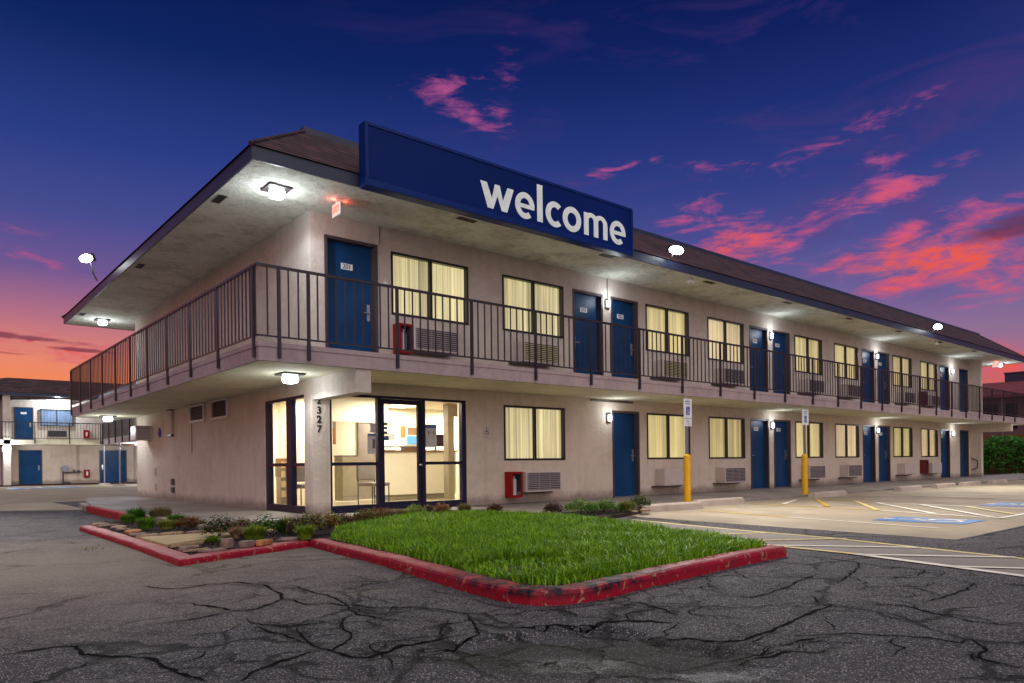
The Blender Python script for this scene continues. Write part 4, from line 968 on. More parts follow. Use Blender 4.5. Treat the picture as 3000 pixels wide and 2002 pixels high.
b=MB(); b.box(-.22,.22,.0,.03,.1,.4); b.build('screen',M['black'],mo); b=MB(); b.box(-.02,.02,.03,.05,.0,.2); b.box(-.1,.1,-.02,.1,0,.012); b.build('stand',M['black'],mo)
for cx_,cy_,cl_ in((2.05,1.55,'taupe lobby chair left of the door, by the partition'),(.62,1.75,'taupe lobby chair behind the side glazing')):
    ch=empty('lobby_chair',(cx_,cy_,.012),cl_,'chair','lobby chairs',.2)
    b=MB(); b.box(-.24,.24,-.24,.24,.40,.48); b.build('seat',M['lobdoor'],ch,bevel=.02); b=MB(); b.box(-.24,.24,.2,.26,.52,.88); b.build('backrest',M['lobdoor'],ch,bevel=.02)
    for lx in(-.22,.22):
        for ly_ in(-.22,.22): b=MB(); b.tube((lx,ly_,0),(lx,ly_,.4 if ly_<0 else .86),.012); b.build('leg',M['black'],ch)
# rack of leaflets and plant seen through the side glazing
rk=empty('leaflet_rack',(.75,2.9,.012),'dark leaflet rack behind the side glazing','rack')
b=MB(); b.box(-.16,.16,-.12,.12,0,.62); b.box(-.18,.18,.06,.12,.62,1.0); b.build('stand',M['lobgrey'],rk)
b=MB()
for j in range(4):
    for k in range(3): b.box(-.15+.105*k,-.07+.105*k,-.15,-.125,.2+.2*j,.33+.2*j)
b.build('leaflet',M['cream'],rk)

# ------------------------------------------------------------------ railings
def railing_x(x0,x1,yy,posts,name,label,group=None):
    r=empty(name,(0,0,0),label,'railing')
    zt,zb=3.70,2.70
    b=MB(); b.box(x0,x1,yy-.02,yy+.02,zt-.02,zt+.018); b.build('top_rail',M['rail'],r)
    b=MB(); b.box(x0,x1,yy-.012,yy+.012,zb-.012,zb+.012); b.build('bottom_rail',M['rail'],r)
    for p in posts:
        b=MB(); b.box(p-.022,p+.022,yy-.033,yy+.008,2.40,zt-.021); b.build('post',M['rail'],r)
    edges=[x0]+[p for p in posts if x0+.1<p<x1-.1]+[x1]
    for a,c in zip(edges,edges[1:]):
        b=MB(); n=max(2,round((c-a)/.15))
        for i in range(1,n):
            u=a+(c-a)*i/n; b.box(u-.0095,u+.0095,yy-.0095,yy+.0095,zb+.0125,zt-.0205)
        b.build('picket_panel',M['rail'],r)
    return r
def railing_y(y0,y1,xx,posts,name,label):
    r=empty(name,(0,0,0),label,'railing'); zt,zb=3.70,2.70
    b=MB(); b.box(xx-.02,xx+.02,y0,y1,zt-.02,zt+.018); b.build('top_rail',M['rail'],r)
    b=MB(); b.box(xx-.012,xx+.012,y0,y1,zb-.012,zb+.012); b.build('bottom_rail',M['rail'],r)
    for p in posts:
        b=MB(); b.box(xx-.033,xx+.008,p-.022,p+.022,2.40,zt-.021); b.build('post',M['rail'],r)
    edges=[y0]+[p for p in posts if y0+.1<p<y1-.1]+[y1]
    for a,c in zip(edges,edges[1:]):
        b=MB(); n=max(2,round((c-a)/.15))
        for i in range(1,n):
            u=a+(c-a)*i/n; b.box(xx-.0095,xx+.0095,u-.0095,u+.0095,zb+.0125,zt-.0205)
        b.build('picket_panel',M['rail'],r)
    return r
yr=YB0-.018; xr=XB0-.018
railing_x(xr-.02,34.5,yr,[-1.25,-.8]+[.7134+1.5012*i for i in range(22)]+[33.74],'balcony_railing','long dark metal balcony railing along the right facade')
railing_y(yr+.02,YB1,xr,[-1.5]+[0.0+1.4*i for i in range(9)]+[YB1-.02],'balcony_railing','dark metal balcony railing along the left facade')

# ------------------------------------------------------------------ sign
sg=empty('welcome_sign',(0,0,0),'long blue sign reading welcome in white letters on the eave','sign')
x0,x1,yf,ybk,z0,z1=.13,6.46,-1.73,-1.51,5.19,6.19
b=MB(); b.box(x0,x1,yf+.03,ybk,z0,z1); f=.055
b.box(x0,x1,yf+.008,yf+.0299,z1-f,z1); b.box(x0,x1,yf,yf+.0299,z0,z0+f+.05); b.box(x0,x0+f,yf,yf+.0299,z0+f+.05,z1-f); b.box(x1-f,x1,yf,yf+.0299,z0+f+.05,z1-f)
b.build('cabinet',M['signframe'],sg,bevel=.006)
b=MB(); b.box(x0+f+.002,x1-f-.002,yf+.022,yf+.0285,z0+f+.052,z1-f-.002); b.build('sign_face',M['signblue'],sg)
LB=MB(); yl=yf+.0215; LK=[0]
def ly():
    LK[0]+=1; return yl-.006-.0009*(LK[0]%7)
def strk(a,c,wd):
    a=Vector(a);c=Vector(c);n=Vector((-(c-a).y,(c-a).x)).normalized()*wd/2; y_=ly()
    q=[a+n,a-n,c-n,c+n]
    vs=[(p.x,y_,p.y) for p in q]+[(p.x,yl,p.y) for p in q]
    LB.add(vs,[(0,1,2,3),(0,4,5,1),(1,5,6,2),(2,6,7,3),(3,7,4,0)])
def poly(pts):
    y_=ly(); n=len(pts); vs=[(p[0],y_,p[1]) for p in pts]+[(p[0],yl,p[1]) for p in pts]
    LB.add(vs,[tuple(range(n))]+[(i,n+i,n+(i+1)%n,(i+1)%n) for i in range(n)])
def arc(cx,cz,r0x,r0z,r1x,r1z,a0,a1,n=40):
    y_=ly(); vs=[];fs=[]
    for i in range(n+1):
        a=R(a0+(a1-a0)*i/n);c_,s_=math.cos(a),math.sin(a)
        vs+= [(cx+r0x*c_,y_,cz+r0z*s_),(cx+r1x*c_,y_,cz+r1z*s_),(cx+r0x*c_,yl,cz+r0z*s_),(cx+r1x*c_,yl,cz+r1z*s_)]
    for i in range(n):
        k=4*i; fs+=[(k,k+1,k+5,k+4),(k+1,k+3,k+7,k+5),(k+2,k,k+4,k+6)]
    fs+=[(0,2,3,1),(4*n,4*n+1,4*n+3,4*n+2)]
    LB.add(vs,fs)
zb_,zx,za=5.37,5.815,6.065; wt=.128
def tz(x): return 0
# w
w0,w1=2.39,3.155; wm=(w0+w1)/2
poly([(w0,zx),(w0+.145,zx),(w0+.265,zb_+.16),(w0+.285,zb_),(w0+.16,zb_)]); poly([(w0+.285,zb_),(w0+.22,zb_+.04),(wm-.055,zx),(wm+.055,zx),(wm+.015,zx-.16)]) ;
poly([(w1,zx),(w1-.145,zx),(w1-.265,zb_+.16),(w1-.285,zb_),(w1-.16,zb_)]); poly([(w1-.285,zb_),(w1-.22,zb_+.04),(wm+.055,zx),(wm-.055,zx),(wm-.015,zx-.16)])
def letter_e(cx,rx):
    cz=(zb_+zx)/2; rz=.243
    arc(cx,cz,rx-.115,rz-.105,rx,rz,12 ,338-28,44); arc(cx,cz,rx-.115,rz-.105,rx,rz,0,13,6)
    poly([(cx-rx+.08,cz-.045),(cx+rx-.0015,cz-.045),(cx+rx-.001,cz+.03),(cx-rx+.08,cz+.03)])
letter_e(3.425,.235)
poly([(3.732,zb_),(3.87,zb_),(3.87,za),(3.732,za)])
cz=(zb_+zx)/2; arc(4.19,cz,.115,.138,.242,.243,48,312,40)
arc(4.65,cz,.125,.13,.252,.243,0,360,56)
mx0,mx1=4.985,5.67
poly([(mx0,zb_),(mx0+wt,zb_),(mx0+wt,zx),(mx0,zx)])
for ax in (mx0+.064+.1395,mx0+.064+.1395+.279):
    arc(ax,zx-.155,.077,.085,.2035,.17,-4,150,26); poly([(ax+.077,zb_),(ax+.2035,zb_),(ax+.2035,zx-.16),(ax+.077,zx-.16)])
letter_e(5.985,.24)
LB.build('lettering',M['letter'],sg)

# ------------------------------------------------------------------ air conditioners
def ac_unit(x,z,kind,label):
    r=empty('air_conditioner',(x,0,z),label,'air conditioner','through-wall air conditioners under the windows')
    b=MB(); b.box(0,1.02,-.30,-.002,0,.43); 
    body=b.build('casing',M['acwhite'],r,bevel=.008)
    if kind=='plain':
        b=MB(); b.box(.03,.99,-.312,-.3005,.03,.40); b.build('front_cover',M['acwhite'],r,bevel=.004)
    else:
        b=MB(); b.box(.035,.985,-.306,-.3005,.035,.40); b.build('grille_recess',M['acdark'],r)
        b=MB()
        sm=M['acslaty'] if kind=='yellow' else M['acslat']
        n=9
        for i in range(n): zz=.045+i*.0395; b.box(.035,.985,-.314,-.3065,zz,zz+(.019 if kind!='dark' else .011))
        for u in (.035,.35,.665,.965): b.box(u,u+.014,-.3165,-.3145,.035,.40)
        b.build('grille',sm,r)
    b=MB(); b.box(-.16,.86,-.2,-.003,-.035,-.004); b.build('support_shelf',M['frame'],r)
    return r
gl=['first from the lobby, beside the red cabinet','plain boxy one right of the ground-floor blue door behind the first bollard','left of the first pair of ground-floor doors','right of the first pair of ground-floor doors behind the second bollard','left of the second pair of ground-floor doors','white boxy one right of the second pair of ground-floor doors','beside the far red cabinet on the ground floor']
gk=['louv','plain','louv','louv','louv','plain','plain']
for x,l,k in zip(gwin,gl,gk): ac_unit(x+.31 if x!=gwin[0] else 4.62,.235,k,'ground-floor air conditioner, '+l)
ul=['right of the red cabinet near door 201','with yellowed louvres left of door 202','with yellowed louvres right of door 203','left of the second pair of upper doors','right of the second pair of upper doors','left of the third pair of upper doors','right of the third pair of upper doors','farthest one, beside the far upper red cabinet']
uk=['louv','yellow','yellow','dark','dark','dark','dark','dark']
for x,l,k in zip(uwin,ul,uk): ac_unit(x+.31,2.985,k,'upper-floor air conditioner, '+l)

# side wall vents and unit
def vent(y0,y1,z0,z1,label):
    r=empty('wall_vent',(0,(y0+y1)/2,z0),label,'vent','brown louvred vents on the left wall'); h=(y1-y0)/2; H=z1-z0
    b=MB(); b.box(-.06,-.002,-h,-h+.05,0,H); b.box(-.06,-.002,h-.05,h,0,H); b.box(-.06,-.002,-h+.05,h-.05,0,.05); b.box(-.06,-.002,-h+.05,h-.05,H-.05,H); b.build('frame',M['acwhite'],r)
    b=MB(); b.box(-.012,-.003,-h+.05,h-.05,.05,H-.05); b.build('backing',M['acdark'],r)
    b=MB()
    for i in range(7): zz=.06+i*(H-.12)/7; b.box(-.045,-.013,-h+.05,h-.05,zz,zz+.012)
    b.build('louvre',M['louvre'],r)
vent(4.05,5.1,1.9,2.34,'brown louvred wall vent nearer the lobby glazing'); vent(5.6,6.65,1.91,2.33,'brown louvred wall vent farther from the lobby glazing')
r=empty('air_conditioner',(0,10.3,1.62),'small white air conditioner high at the far end of the left wall','air conditioner')
b=MB(); b.box(-.42,-.002,-.1,.5,0,.4); b.build('casing',M['acwhite'],r,bevel=.01); b=MB()
for i in range(9): b.box(-.425,-.4205,-.06,.46,.03+i*.04,.05+i*.04)
for i in range(9): b.box(-.38,-.05,-.105,-.1005,.03+i*.04,.05+i*.04)
b.build('grille',M['acslat'],r)
r=empty('wall_box',(0,8.26,1.7),'narrow tall conduit box on the left wall near its far end','box'); b=MB(); b.box(-.07,-.002,-.12,.12,0,.62); b.build('box',M['wallup'],r,bevel=.008); b=MB(); b.box(-.1,-.002,-.16,.16,.62,.67); b.box(-.09,-.002,-.14,.14,-.04,0); b.build('cap',M['frame'],r)
r=empty('wall_outlet',(0,8.21,.2),'small dark outlet boxes low on the left wall','outlet'); b=MB(); b.box(-.05,-.002,-.1,.1,0,.14); b.box(-.05,-.002,-.1,.1,.2,.36); b.build('cover',M['frame'],r)
r=empty('wall_outlet',(0,9.9,.25),'pale outlet covers low on the left wall near the corner','outlet'); b=MB(); b.box(-.04,-.002,-.08,.08,0,.16); b.box(-.04,-.002,-.08,.08,.4,.6); b.build('cover',M['acwhite'],r)
r=empty('hose_drop',(0,6.6,1.2),'thin cable hanging down below the far wall vent','cable'); b=MB(); b.tube((-.02,0,0),(-.02,0,.7),.008); b.build('cable',M['frame'],r)
r=empty('round_wall_sticker',(-.002,9.42,1.72),'small round blue sign on the left wall near the far air conditioner','sign'); b=MB(); b.tube((0,0,.08),(-.008,0,.08),.14,.14,20,smooth=False); b.build('disc',M['signb'],r)

# extinguisher cabinets
def cabinet(x,z,label,hue=M['red']):
    r=empty('extinguisher_cabinet',(x,0,z),label,'fire cabinet','red fire extinguisher cabinets on the walls')
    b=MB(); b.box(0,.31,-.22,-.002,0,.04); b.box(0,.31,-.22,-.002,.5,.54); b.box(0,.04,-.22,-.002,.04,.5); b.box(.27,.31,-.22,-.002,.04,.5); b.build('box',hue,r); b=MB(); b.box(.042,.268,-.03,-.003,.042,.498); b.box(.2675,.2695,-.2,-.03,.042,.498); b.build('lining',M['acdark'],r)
    b=MB(); b.tube((.155,-.12,.05),(.155,-.12,.36),.055); b.dome((.155,-.12,.36),.055,.04); b.tube((.155,-.12,.39),(.155,-.12,.45),.018); b.build('extinguisher',M['redtank'],r)
    b=MB(); b.box(.04,.27,-.214,-.210,.04,.5); b.build('pane',M['glass'],r)
    return r
cabinet(4.28,.13,'red fire cabinet on the ground floor below the first window'); cabinet(1.62,2.92,'red fire cabinet on the balcony right of door 201')
cabinet(X3+2*P-.15,.25,'dark red fire cabinet far along the ground floor',M['reddark']); cabinet(X3+2*P-.2,3.0,'dark red fire cabinet at the far end of the balcony',M['reddark'])

# accessible sign on wall
r=empty('accessible_sign',(3.81,-.002,1.38),'small white wheelchair sign on the wall right of the lobby','sign')
b=MB(); b.box(-.085,.085,-.008,0,-.02,.24); b.build('plate',M['acwhite'],r); b=MB(); wheelchair(b,lambda a,d:(a*.16,-.0105,.13+d*.17),0); text_mesh(b,'ooo',.03,(0,-.0085,.015),RF,0,.002); b.build('symbol',M['ink'],r)

# ------------------------------------------------------------------ lamps
def sconce(x,z,label,pw=16):
    r=empty('wall_lamp',(x,0,z),label,'lamp','wall lamps between the doors')
    b=MB(); b.box(-.07,.07,-.03,-.002,-.12,.13); b.build('bracket',M['frame'],r,bevel=.01)
    b=MB(); b.box(-.038,.038,-.10,-.031,-.075,.075); b.build('diffuser',M['lampcool'],r,bevel=.02)
    light('POINT',(0,-.3,.12),pw,COOL,.05,None,r)
sn=['beside door 203','between the second pair of upper doors','between the third pair of upper doors','beside the last upper doors']
gn=['left of the first ground-floor blue door','between the second pair of ground-floor doors','between the third pair of ground-floor doors','beside the last ground-floor doors']
for k in range(4):
    xx=7.51+P*k if k<3 else 29.62
    sconce(xx,4.62,'lit wall lamp on the balcony '+sn[k],10); sconce(xx,1.9,'lit wall lamp on the ground floor '+gn[k],7)
def ceiling_lamp(x,y,z,label,pw=30,square=True):
    r=empty('ceiling_lamp',(x,y,z),label,'lamp','ceiling lamps under the eaves and balcony')
    b=MB(); b.box(-.19,.19,-.19,.19,-.03,-.003); b.build('mounting_plate',M['frame'],r,bevel=.008)
    b=MB(); n=16
    vs=[];fs=[]
    for rr_,zz in((.10,-.031),(.115,-.10),(.10,-.15),(.05,-.165)):
        for i in range(n):
            a=2*math.pi*(i+.5)/n; k=(abs(math.cos(a))**6+abs(math.sin(a))**6)**(-1/6); vs.append((rr_*k*math.cos(a),rr_*k*math.sin(a),zz))
    for j in range(3):
        for i in range(n): fs.append((j*n+i,j*n+(i+1)%n,(j+1)*n+(i+1)%n,(j+1)*n+i))
    fs.append(tuple(range(3*n,4*n)));b.add(vs,fs,0,True); b.build('diffuser',M['lampcool'],r)
    light('POINT',(0,0,-.40),pw*.32,COOL,.1,None,r); light('SPOT',(0,0,-.19),pw*1.0,COOL,.08,(0,0,-1),r,spot=R(172),blend=.3)
ceiling_lamp(-.83,-.61,ZC,'square lamp under the roof corner above door 201',85)
ceiling_lamp(-.77,12.4,ZC,'small lamp under the far left roof corner',60)
ceiling_lamp(-.57,-.43,ZS-.003,'lamp under the balcony corner above the lobby',46)
ceiling_lamp(-.84,11.5,ZS-.003,'lamp under the balcony at the far end of the left wall',60)
ceiling_lamp(33.9,-.6,ZC,'lamp under the roof at the far right end',60)
ceiling_lamp(33.6,-.5,ZS-.003,'lamp under the balcony at the far right end',30)
def flood(loc,aim,label,pw,arm):
    r=empty('floodlight',loc,label,'floodlight','floodlights on the eaves')
    d=Vector(aim).normalized(); q=d.to_track_quat('Z','Y').to_matrix(); 
    h=MB(); 
    def T(p): return tuple(q@Vector(p))
    def tb(b,x0,x1,y0,y1,z0,z1):
        o=len(b.v); b.box(x0,x1,y0,y1,z0,z1); b.v[o:]=[T(p) for p in b.v[o:]]
    tb(h,-.20,.20,-.095,.095,-.10,-.002); h.build('housing',M['frame'],r,bevel=.03)
    l=MB(); n_=28; ring=[]
    for k_ in range(n_):
        a_=2*math.pi*k_/n_; ca,sa=math.cos(a_),math.sin(a_); ring.append((.20*ca,.095*sa))
    o_=len(l.v); l.add([T((p[0],p[1],0)) for p in ring]+[T((p[0]*.9,p[1]*.85,.05)) for p in ring],[tuple(range(n_,2*n_))]+[(k_,(k_+1)%n_,n_+(k_+1)%n_,n_+k_) for k_ in range(n_)]); l.build('lens',M['flood'],r)
    a=MB(); a.path([T((0,0,-.1)),tuple(Vector(arm)*.6+Vector((0,0,-.02))),tuple(arm)],.018); a.build('bracket',M['frame'],r)
    light('SPOT',tuple(d*.08),pw,(1,.95,.86),.12,tuple(d),r,spot=R(118),blend=.9)
flood((7.94,-1.72,5.59),(-.15,-1,-.9),'bright floodlight on the eave just right of the welcome sign',3000,(0,.2,-.18))
flood((23.2,-1.72,5.59),(-.3,-1,-.75),'bright floodlight on the eave toward the far right end',4200,(0,.2,-.18))
flood((-1.95,8.0,5.86),(-1,-.5,-.55),'bright floodlight above the left eave',5200,(.22,0,-.5))
flood((28.9,-1.3,5.62),(.3,-.6,-.9),'small unlit-looking floodlight near the far roof end',0.01,(0,.1,-.12)) if False else None
# exit signs
def exit_sign(loc,label,rz=0):
    r=empty('exit_sign',loc,label,'exit sign','lit exit signs under the eaves',rz)
    b=MB(); b.box(-.02,.02,-.15,.15,-.27,-.06); b.tube((0,0,-.06),(0,0,0),.012); b.box(-.05,.05,-.06,.06,-.012,-.001); b.build('housing',M['white'],r)
    b=MB(); b.box(-.026,-.0205,-.135,.135,-.255,-.075); b.build('face',M['exitface'],r)
    b=MB(); text_mesh(b,'EXIT',.14,(-.027,0,-.165),((0,-1,0),(0,0,1),(-1,0,0)),0,.003,.004,sx=.8); b.build('lettering',M['exitred'],r)
    light('POINT',(-.08,0,-.02),1.6,(1,.1,.06),.05,None,r); light('POINT',(.14,.0,-.03),1.2,(1,.1,.06),.05,None,r)
exit_sign((.15,-.73,ZC),'lit red exit sign hanging from the soffit near door 201'); exit_sign((32.9,-.75,ZC),'lit red exit sign at the far right end of the eave')
# soffit vents
names=['under the middle of the welcome sign','at the right end of the welcome sign','just right of the first floodlight','above the second pair of upper doors']+['number %s from the sign'%n for n in ('five','six','seven','eight')]
for k,nm in enumerate(names):
    x=2.41+3.715*k; r=empty('soffit_vent',(x,-1.28,ZC),'dark slot vent in the right soffit, '+nm,'vent','slot vents in the soffit')
    b=MB(); b.box(-.2,.2,-.06,.06,-.006,-.001); b.build('slot',M['acdark'],r); b=MB(); b.box(-.21,.21,-.068,-.061,-.01,-.001); b.box(-.21,.21,.061,.068,-.01,-.001); b.build('rim',M['lobgrey'],r)
for y,nm in((.42,'nearest the roof corner'),(5.52,'in the middle'),(11.9,'at the far end')):
    r=empty('soffit_vent',(-1.38,y,ZC),'dark slot vent in the left soffit, '+nm,'vent','slot vents in the soffit'); b=MB(); b.box(-.06,.06,-.2,.2,-.006,-.001); b.build('slot',M['acdark'],r); b=MB(); b.box(-.068,-.061,-.21,.21,-.01,-.001); b.box(.061,.068,-.21,.21,-.01,-.001); b.build('rim',M['lobgrey'],r)
for x,nm in((9.09,'just right of the first floodlight'),(24.4,'below the far floodlight')):
    r=empty('security_camera',(x,-1.24,ZC),'white twin-headed fixture on the soffit '+nm,'camera','fixtures on the soffit')
    b=MB(); b.box(-.06,.06,-.05,.05,-.04,-.001); b.build('base',M['white'],r); b=MB(); b.tube((-.06,0,-.05),(-.11,-.04,-.12),.035,.045); b.tube((.06,0,-.05),(.11,-.04,-.12),.035,.045); b.build('head',M['white'],r)
r=empty('smoke_detector',(9.0,-.75,ZC),'small round white disc on the soffit','detector'); b=MB(); b.tube((0,0,-.04),(0,0,-.001),.05,.07,16); b.build('disc',M['white'],r)
r=empty('wall_hook',(1.47,-.001,4.2),'small round white device on the wall right of door 201','device'); b=MB(); b.tube((0,0,0),(0,-.04,0),.035,.03,12); b.build('cap',M['white'],r)

# ------------------------------------------------------------------ wheel stops and sign posts
def wheel_stop(x,y,L,label,rz=0,h=.14):
    o=MB(); hw=.11
    prof=[(-hw,0),(-hw*.75,h*.8),(-hw*.5,h),(hw*.5,h),(hw*.75,h*.8),(hw,0)]
    n=8;vs=[];k=len(prof)
    for i in range(n+1):
        u=-L/2+L*i/n
        for (a,c) in prof: vs.append((u+(.04 if i==0 else -.04 if i==n else 0)*(c/h),a+random.uniform(-.003,.003),c+random.uniform(-.004,.002)*(c>0)))
    fs=[(i*k+j,(i+1)*k+j,(i+1)*k+j+1,i*k+j+1) for i in range(n) for j in range(k-1)]+[tuple(range(k)),tuple(range(n*k+k-1,n*k-1,-1))]+[(0,n*k,n*k+k-1,k-1)]
    o.add(vs,[f[::-1] for f in fs]); ob=o.build('wheel_stop',M['stop'],bevel=.008); ob.location=(x,y,gz+.004); ob.rotation_euler=(0,0,rz)
    tag(ob,label,'wheel stop','concrete wheel stops in front of the walkway')
wheel_stop(6.42,-2.62,1.75,'nearest concrete wheel stop, beside the small bed',-.12,.15); wheel_stop(8.6,-2.3,1.75,'second concrete wheel stop, just right of the first bollard',-.03,.15)
wheel_stop(13.6,-2.35,1.8,'concrete wheel stop right of the second bollard',.0)
for k,x in enumerate((18.6,21.5,24.0,27.0)): wheel_stop(x,-2.45,1.7,'low concrete wheel stop far along the walkway, '+['first','second','third','farthest'][k]+' beyond the second bollard')
def sign_post(x,y,z,label,second,yaw_=0,H=1.89,PH=.435,W=.15):
    r=empty('parking_sign_post',(x,y,z),label,'sign post','accessible parking signs on yellow bollards',yaw_)
    b=MB(); b.tube((0,0,0),(0,0,1.05),.08,.08,20); b.dome((0,0,1.05),.08,.05,20); b.build('bollard_sleeve',M['yellow'],r)
    b=MB(); b.box(-.025,.025,-.012,.012,1.06,H+PH-.02); b.box(-.034,-.026,-.022,.022,1.06,H+PH-.02);b.box(.026,.034,-.022,.022,1.06,H+PH-.02); b.build('post',M['galv'],r)
    b=MB(); b.box(-W,W,-.036,-.032,H,H+PH,0); b.box(-W+.008,W-.008,-.0375,-.0362,H+.01,H+PH-.01,3)
    z_=H+PH*.40; b.box(-.062,.062,-.0405,-.0377,z_-.095,z_+.085,1); wheelchair(b,lambda a,d:(a*.13,-.0412,z_-.005+d*.165),0)
    text_mesh(b,'RESERVED',.042,(0,-.038,H+PH-.06),RF,2,.001,.001); text_mesh(b,'PARKING',.042,(0,-.038,H+PH-.11),RF,2,.001,.001)
    b.build('sign_panel',[M['signwhite'],M['signb'],M['signgreen'],M['signwhite']],r)
    if second:
        b=MB(); b.box(-W+.01,W-.01,-.036,-.032,H-.175,H-.012,0); text_mesh(b,'VAN',.045,(0,-.0362,H-.065),RF,1,.001,.001); text_mesh(b,'ACCESSIBLE',.032,(0,-.0362,H-.125),RF,1,.001); b.build('lower_sign_panel',[M['signwhite'],M['signgreen']],r)
    return r
sign_post(8.0,-1.9,-.09,'nearer accessible parking sign on a yellow bollard with two panels',True)
sign_post(13.22,-1.9,-.09,'farther accessible parking sign on a yellow bollard with one panel',False,H=1.87,PH=.42,W=.17)

# ------------------------------------------------------------------ far courtyard block (left)
fb=empty('courtyard_building',(0,0,0),'two-storey motel wing with blue doors across the far courtyard','building')
Y=41.5
box('ground_wall',-.3,8.0,Y,Y+.3,-.06,ZS,M['wall'],fb); box('upper_wall',-.3,8.0,Y,Y+.3,ZD,ZC,M['wallup'],fb)
box('end_pier',-.66,-.3,Y-1.6,Y+.3,-.06,ZC,M['wallup'],fb)
box('side_wing_wall',-8,-.7,Y-.9,Y,-.06,ZC-.05,M['fascia'],fb)
box('balcony_slab',-8,6.3,Y-1.6,Y-.002,ZS,ZD,M['ceil2'],fb)
o=box('beam',-.6,-.3,Y-1.62,Y-1.601,2.0,ZS,M['wallup'],fb)
b=MB(); b.box(-8,7,Y-1.75,Y+6,ZC,5.42); b.build('eave_fascia',M['trim_dark'],fb)
b=MB(); b.add([(-9.5,Y-1.78,5.42),(9,Y-1.78,5.42),(9,Y-.3,6.4),(-.3,Y-.3,6.4),(-9.5,Y-.3,4.6)],[(0,1,2,3,4)]); b.quad((-.3,Y-.3,6.4),(9,Y-.3,6.4),(9,Y+7,6.4),(-.3,Y+7,6.4)); b.build('roof',M['shingle'],fb)
def plain_door(a,c,z,top,yy,parent,num=None,hs=1):
    d=box('door',a,c,yy-.03,yy-.002,z,top,M['blue'],parent); m=MB(); m.box(a-.05,a,yy-.05,yy-.002,z,top+.05); m.box(c,c+.05,yy-.05,yy-.002,z,top+.05); m.box(a,c,yy-.05,yy-.002,top,top+.05); m.build('door_frame',M['frame'],d)
    hx=c-.12 if hs>0 else a+.12; h=MB(); h.box(hx-.04,hx+.04,yy-.06,yy-.031,z+.85,z+1.15); h.build('handle',M['steel'],d)
    if num: n=MB(); n.box((a+c)/2-.15,(a+c)/2+.15,yy-.04,yy-.0305,z+1.62,z+1.75); n.build('number_plate',M['signwhite'],d)
plain_door(.3,1.4,-.05,2.0,Y,fb); plain_door(.08,.98,ZD,4.62,Y,fb,'x'); plain_door(4.65,6.15,-.05,2.0,Y,fb,hs=0)
o=make_window(1.38,3.55,1.75,1.05,fb,M['curt_cool'],M['glassdim'],yb=Y-.14)
frl=empty('balcony_railing',(0,0,0),'dark railing of the far courtyard balcony','railing')
b=MB(); b.box(-8,4.4,Y-1.66,Y-1.62,3.64,3.69); b.build('top_rail',M['rail'],frl); b=MB(); b.box(-8,4.4,Y-1.65,Y-1.63,2.7,2.73); b.build('bottom_rail',M['rail'],frl)
for i,x in enumerate((-3,-.85,.9,2.7,4.38)): box('post',x-.025,x+.025,Y-1.67,Y-1.611,2.4,3.64,M['rail'],frl)
b=MB(); x=-7.9
while x<4.35: b.box(x-.01,x+.01,Y-1.65,Y-1.63,2.73,3.64); x+=.16
b.build('picket_panel',M['rail'],frl)
# wing coming toward the camera
wg=empty('side_wing',(0,0,0),'balconied motel wing running toward the camera behind the main block','building')
box('wall',6.3,6.6,15,Y-1.7,-.06,ZC,M['wall'],wg); box('balcony_slab',4.45,6.299,18,Y-1.62,ZS,ZD,M['fascia'],wg); box('soffit',4.2,6.299,18,Y-1.8,ZC,5.4,M['trim_dark'],wg)
plain_door(5.2,6.1,0,2.05,38.0,wg) if False else None
wr=empty('balcony_railing',(0,0,0),'dark railing of the courtyard side wing','railing')
box('top_rail',4.41,4.45,18,Y-1.67,3.64,3.69,M['rail'],wr); box('bottom_rail',4.42,4.44,18,Y-1.67,2.7,2.73,M['rail'],wr)
b=MB(); y=18.1
while y<Y-1.7: b.box(4.42,4.44,y-.01,y+.01,2.73,3.64); y+=.16
b.build('picket_panel',M['rail'],wr)
for i in range(13): box('post',4.38,4.449,19+1.7*i,19.05+1.7*i,2.35,3.64,M['rail'],wr)
for k,(x,y,l) in enumerate(((4.4,39.0,'thin white pole with pale base left of the other in the courtyard'),(4.25,34.2,'thin white pole with dark base right of the other in the courtyard'))):
    r=empty('support_pole',(x,y,-.15),l,'pole','thin white poles in the courtyard'); b=MB(); b.tube((0,0,0),(0,0,2.5),.045); b.build('pole',M['galv'],r); b=MB(); b.tube((0,0,0),(0,0,.1),.38,.3,16); b.build('base',M['stop'],r)
for x,y,l in((-2.2,30,'x'),):
    pass
def plain_light(loc,label,pw,lens):
    r=empty('ceiling_lamp',loc,label,'lamp'); b=MB(); b.tube((0,0,-.1),(0,0,-.02),.14,.18,14); b.build('diffuser',lens,r); b=MB(); b.tube((0,0,-.02),(0,0,-.002),.2,.2,14); b.build('mounting_plate',M['frame'],r); light('POINT',(0,0,-.25),pw,COOL,.1,None,r)
plain_light((5.6,36,ZS),'lamp under the side wing balcony in the courtyard',260,M['lampcool']); plain_light((2.2,Y-.9,ZC),'lamp under the far courtyard eave above the window',260,M['lampcool'])
r=empty('wall_lamp',(-.66,Y-1.2,2.05),'lamp on the far left pier of the courtyard wing','lamp'); b=MB(); b.box(-.05,.05,-.46,-.40,-.12,.12); b.build('diffuser',M['lampcool'],r); b=MB(); b.box(-.06,.06,-.40,-.3,-.14,.14); b.build('bracket',M['frame'],r); light('POINT',(.2,-.7,0),110,COOL,.1,None,r)
light('POINT',(0,0,-.25),30,COOL,.1,None,empty('ceiling_lamp',(5.3,Y-.8,ZS))) if False else None
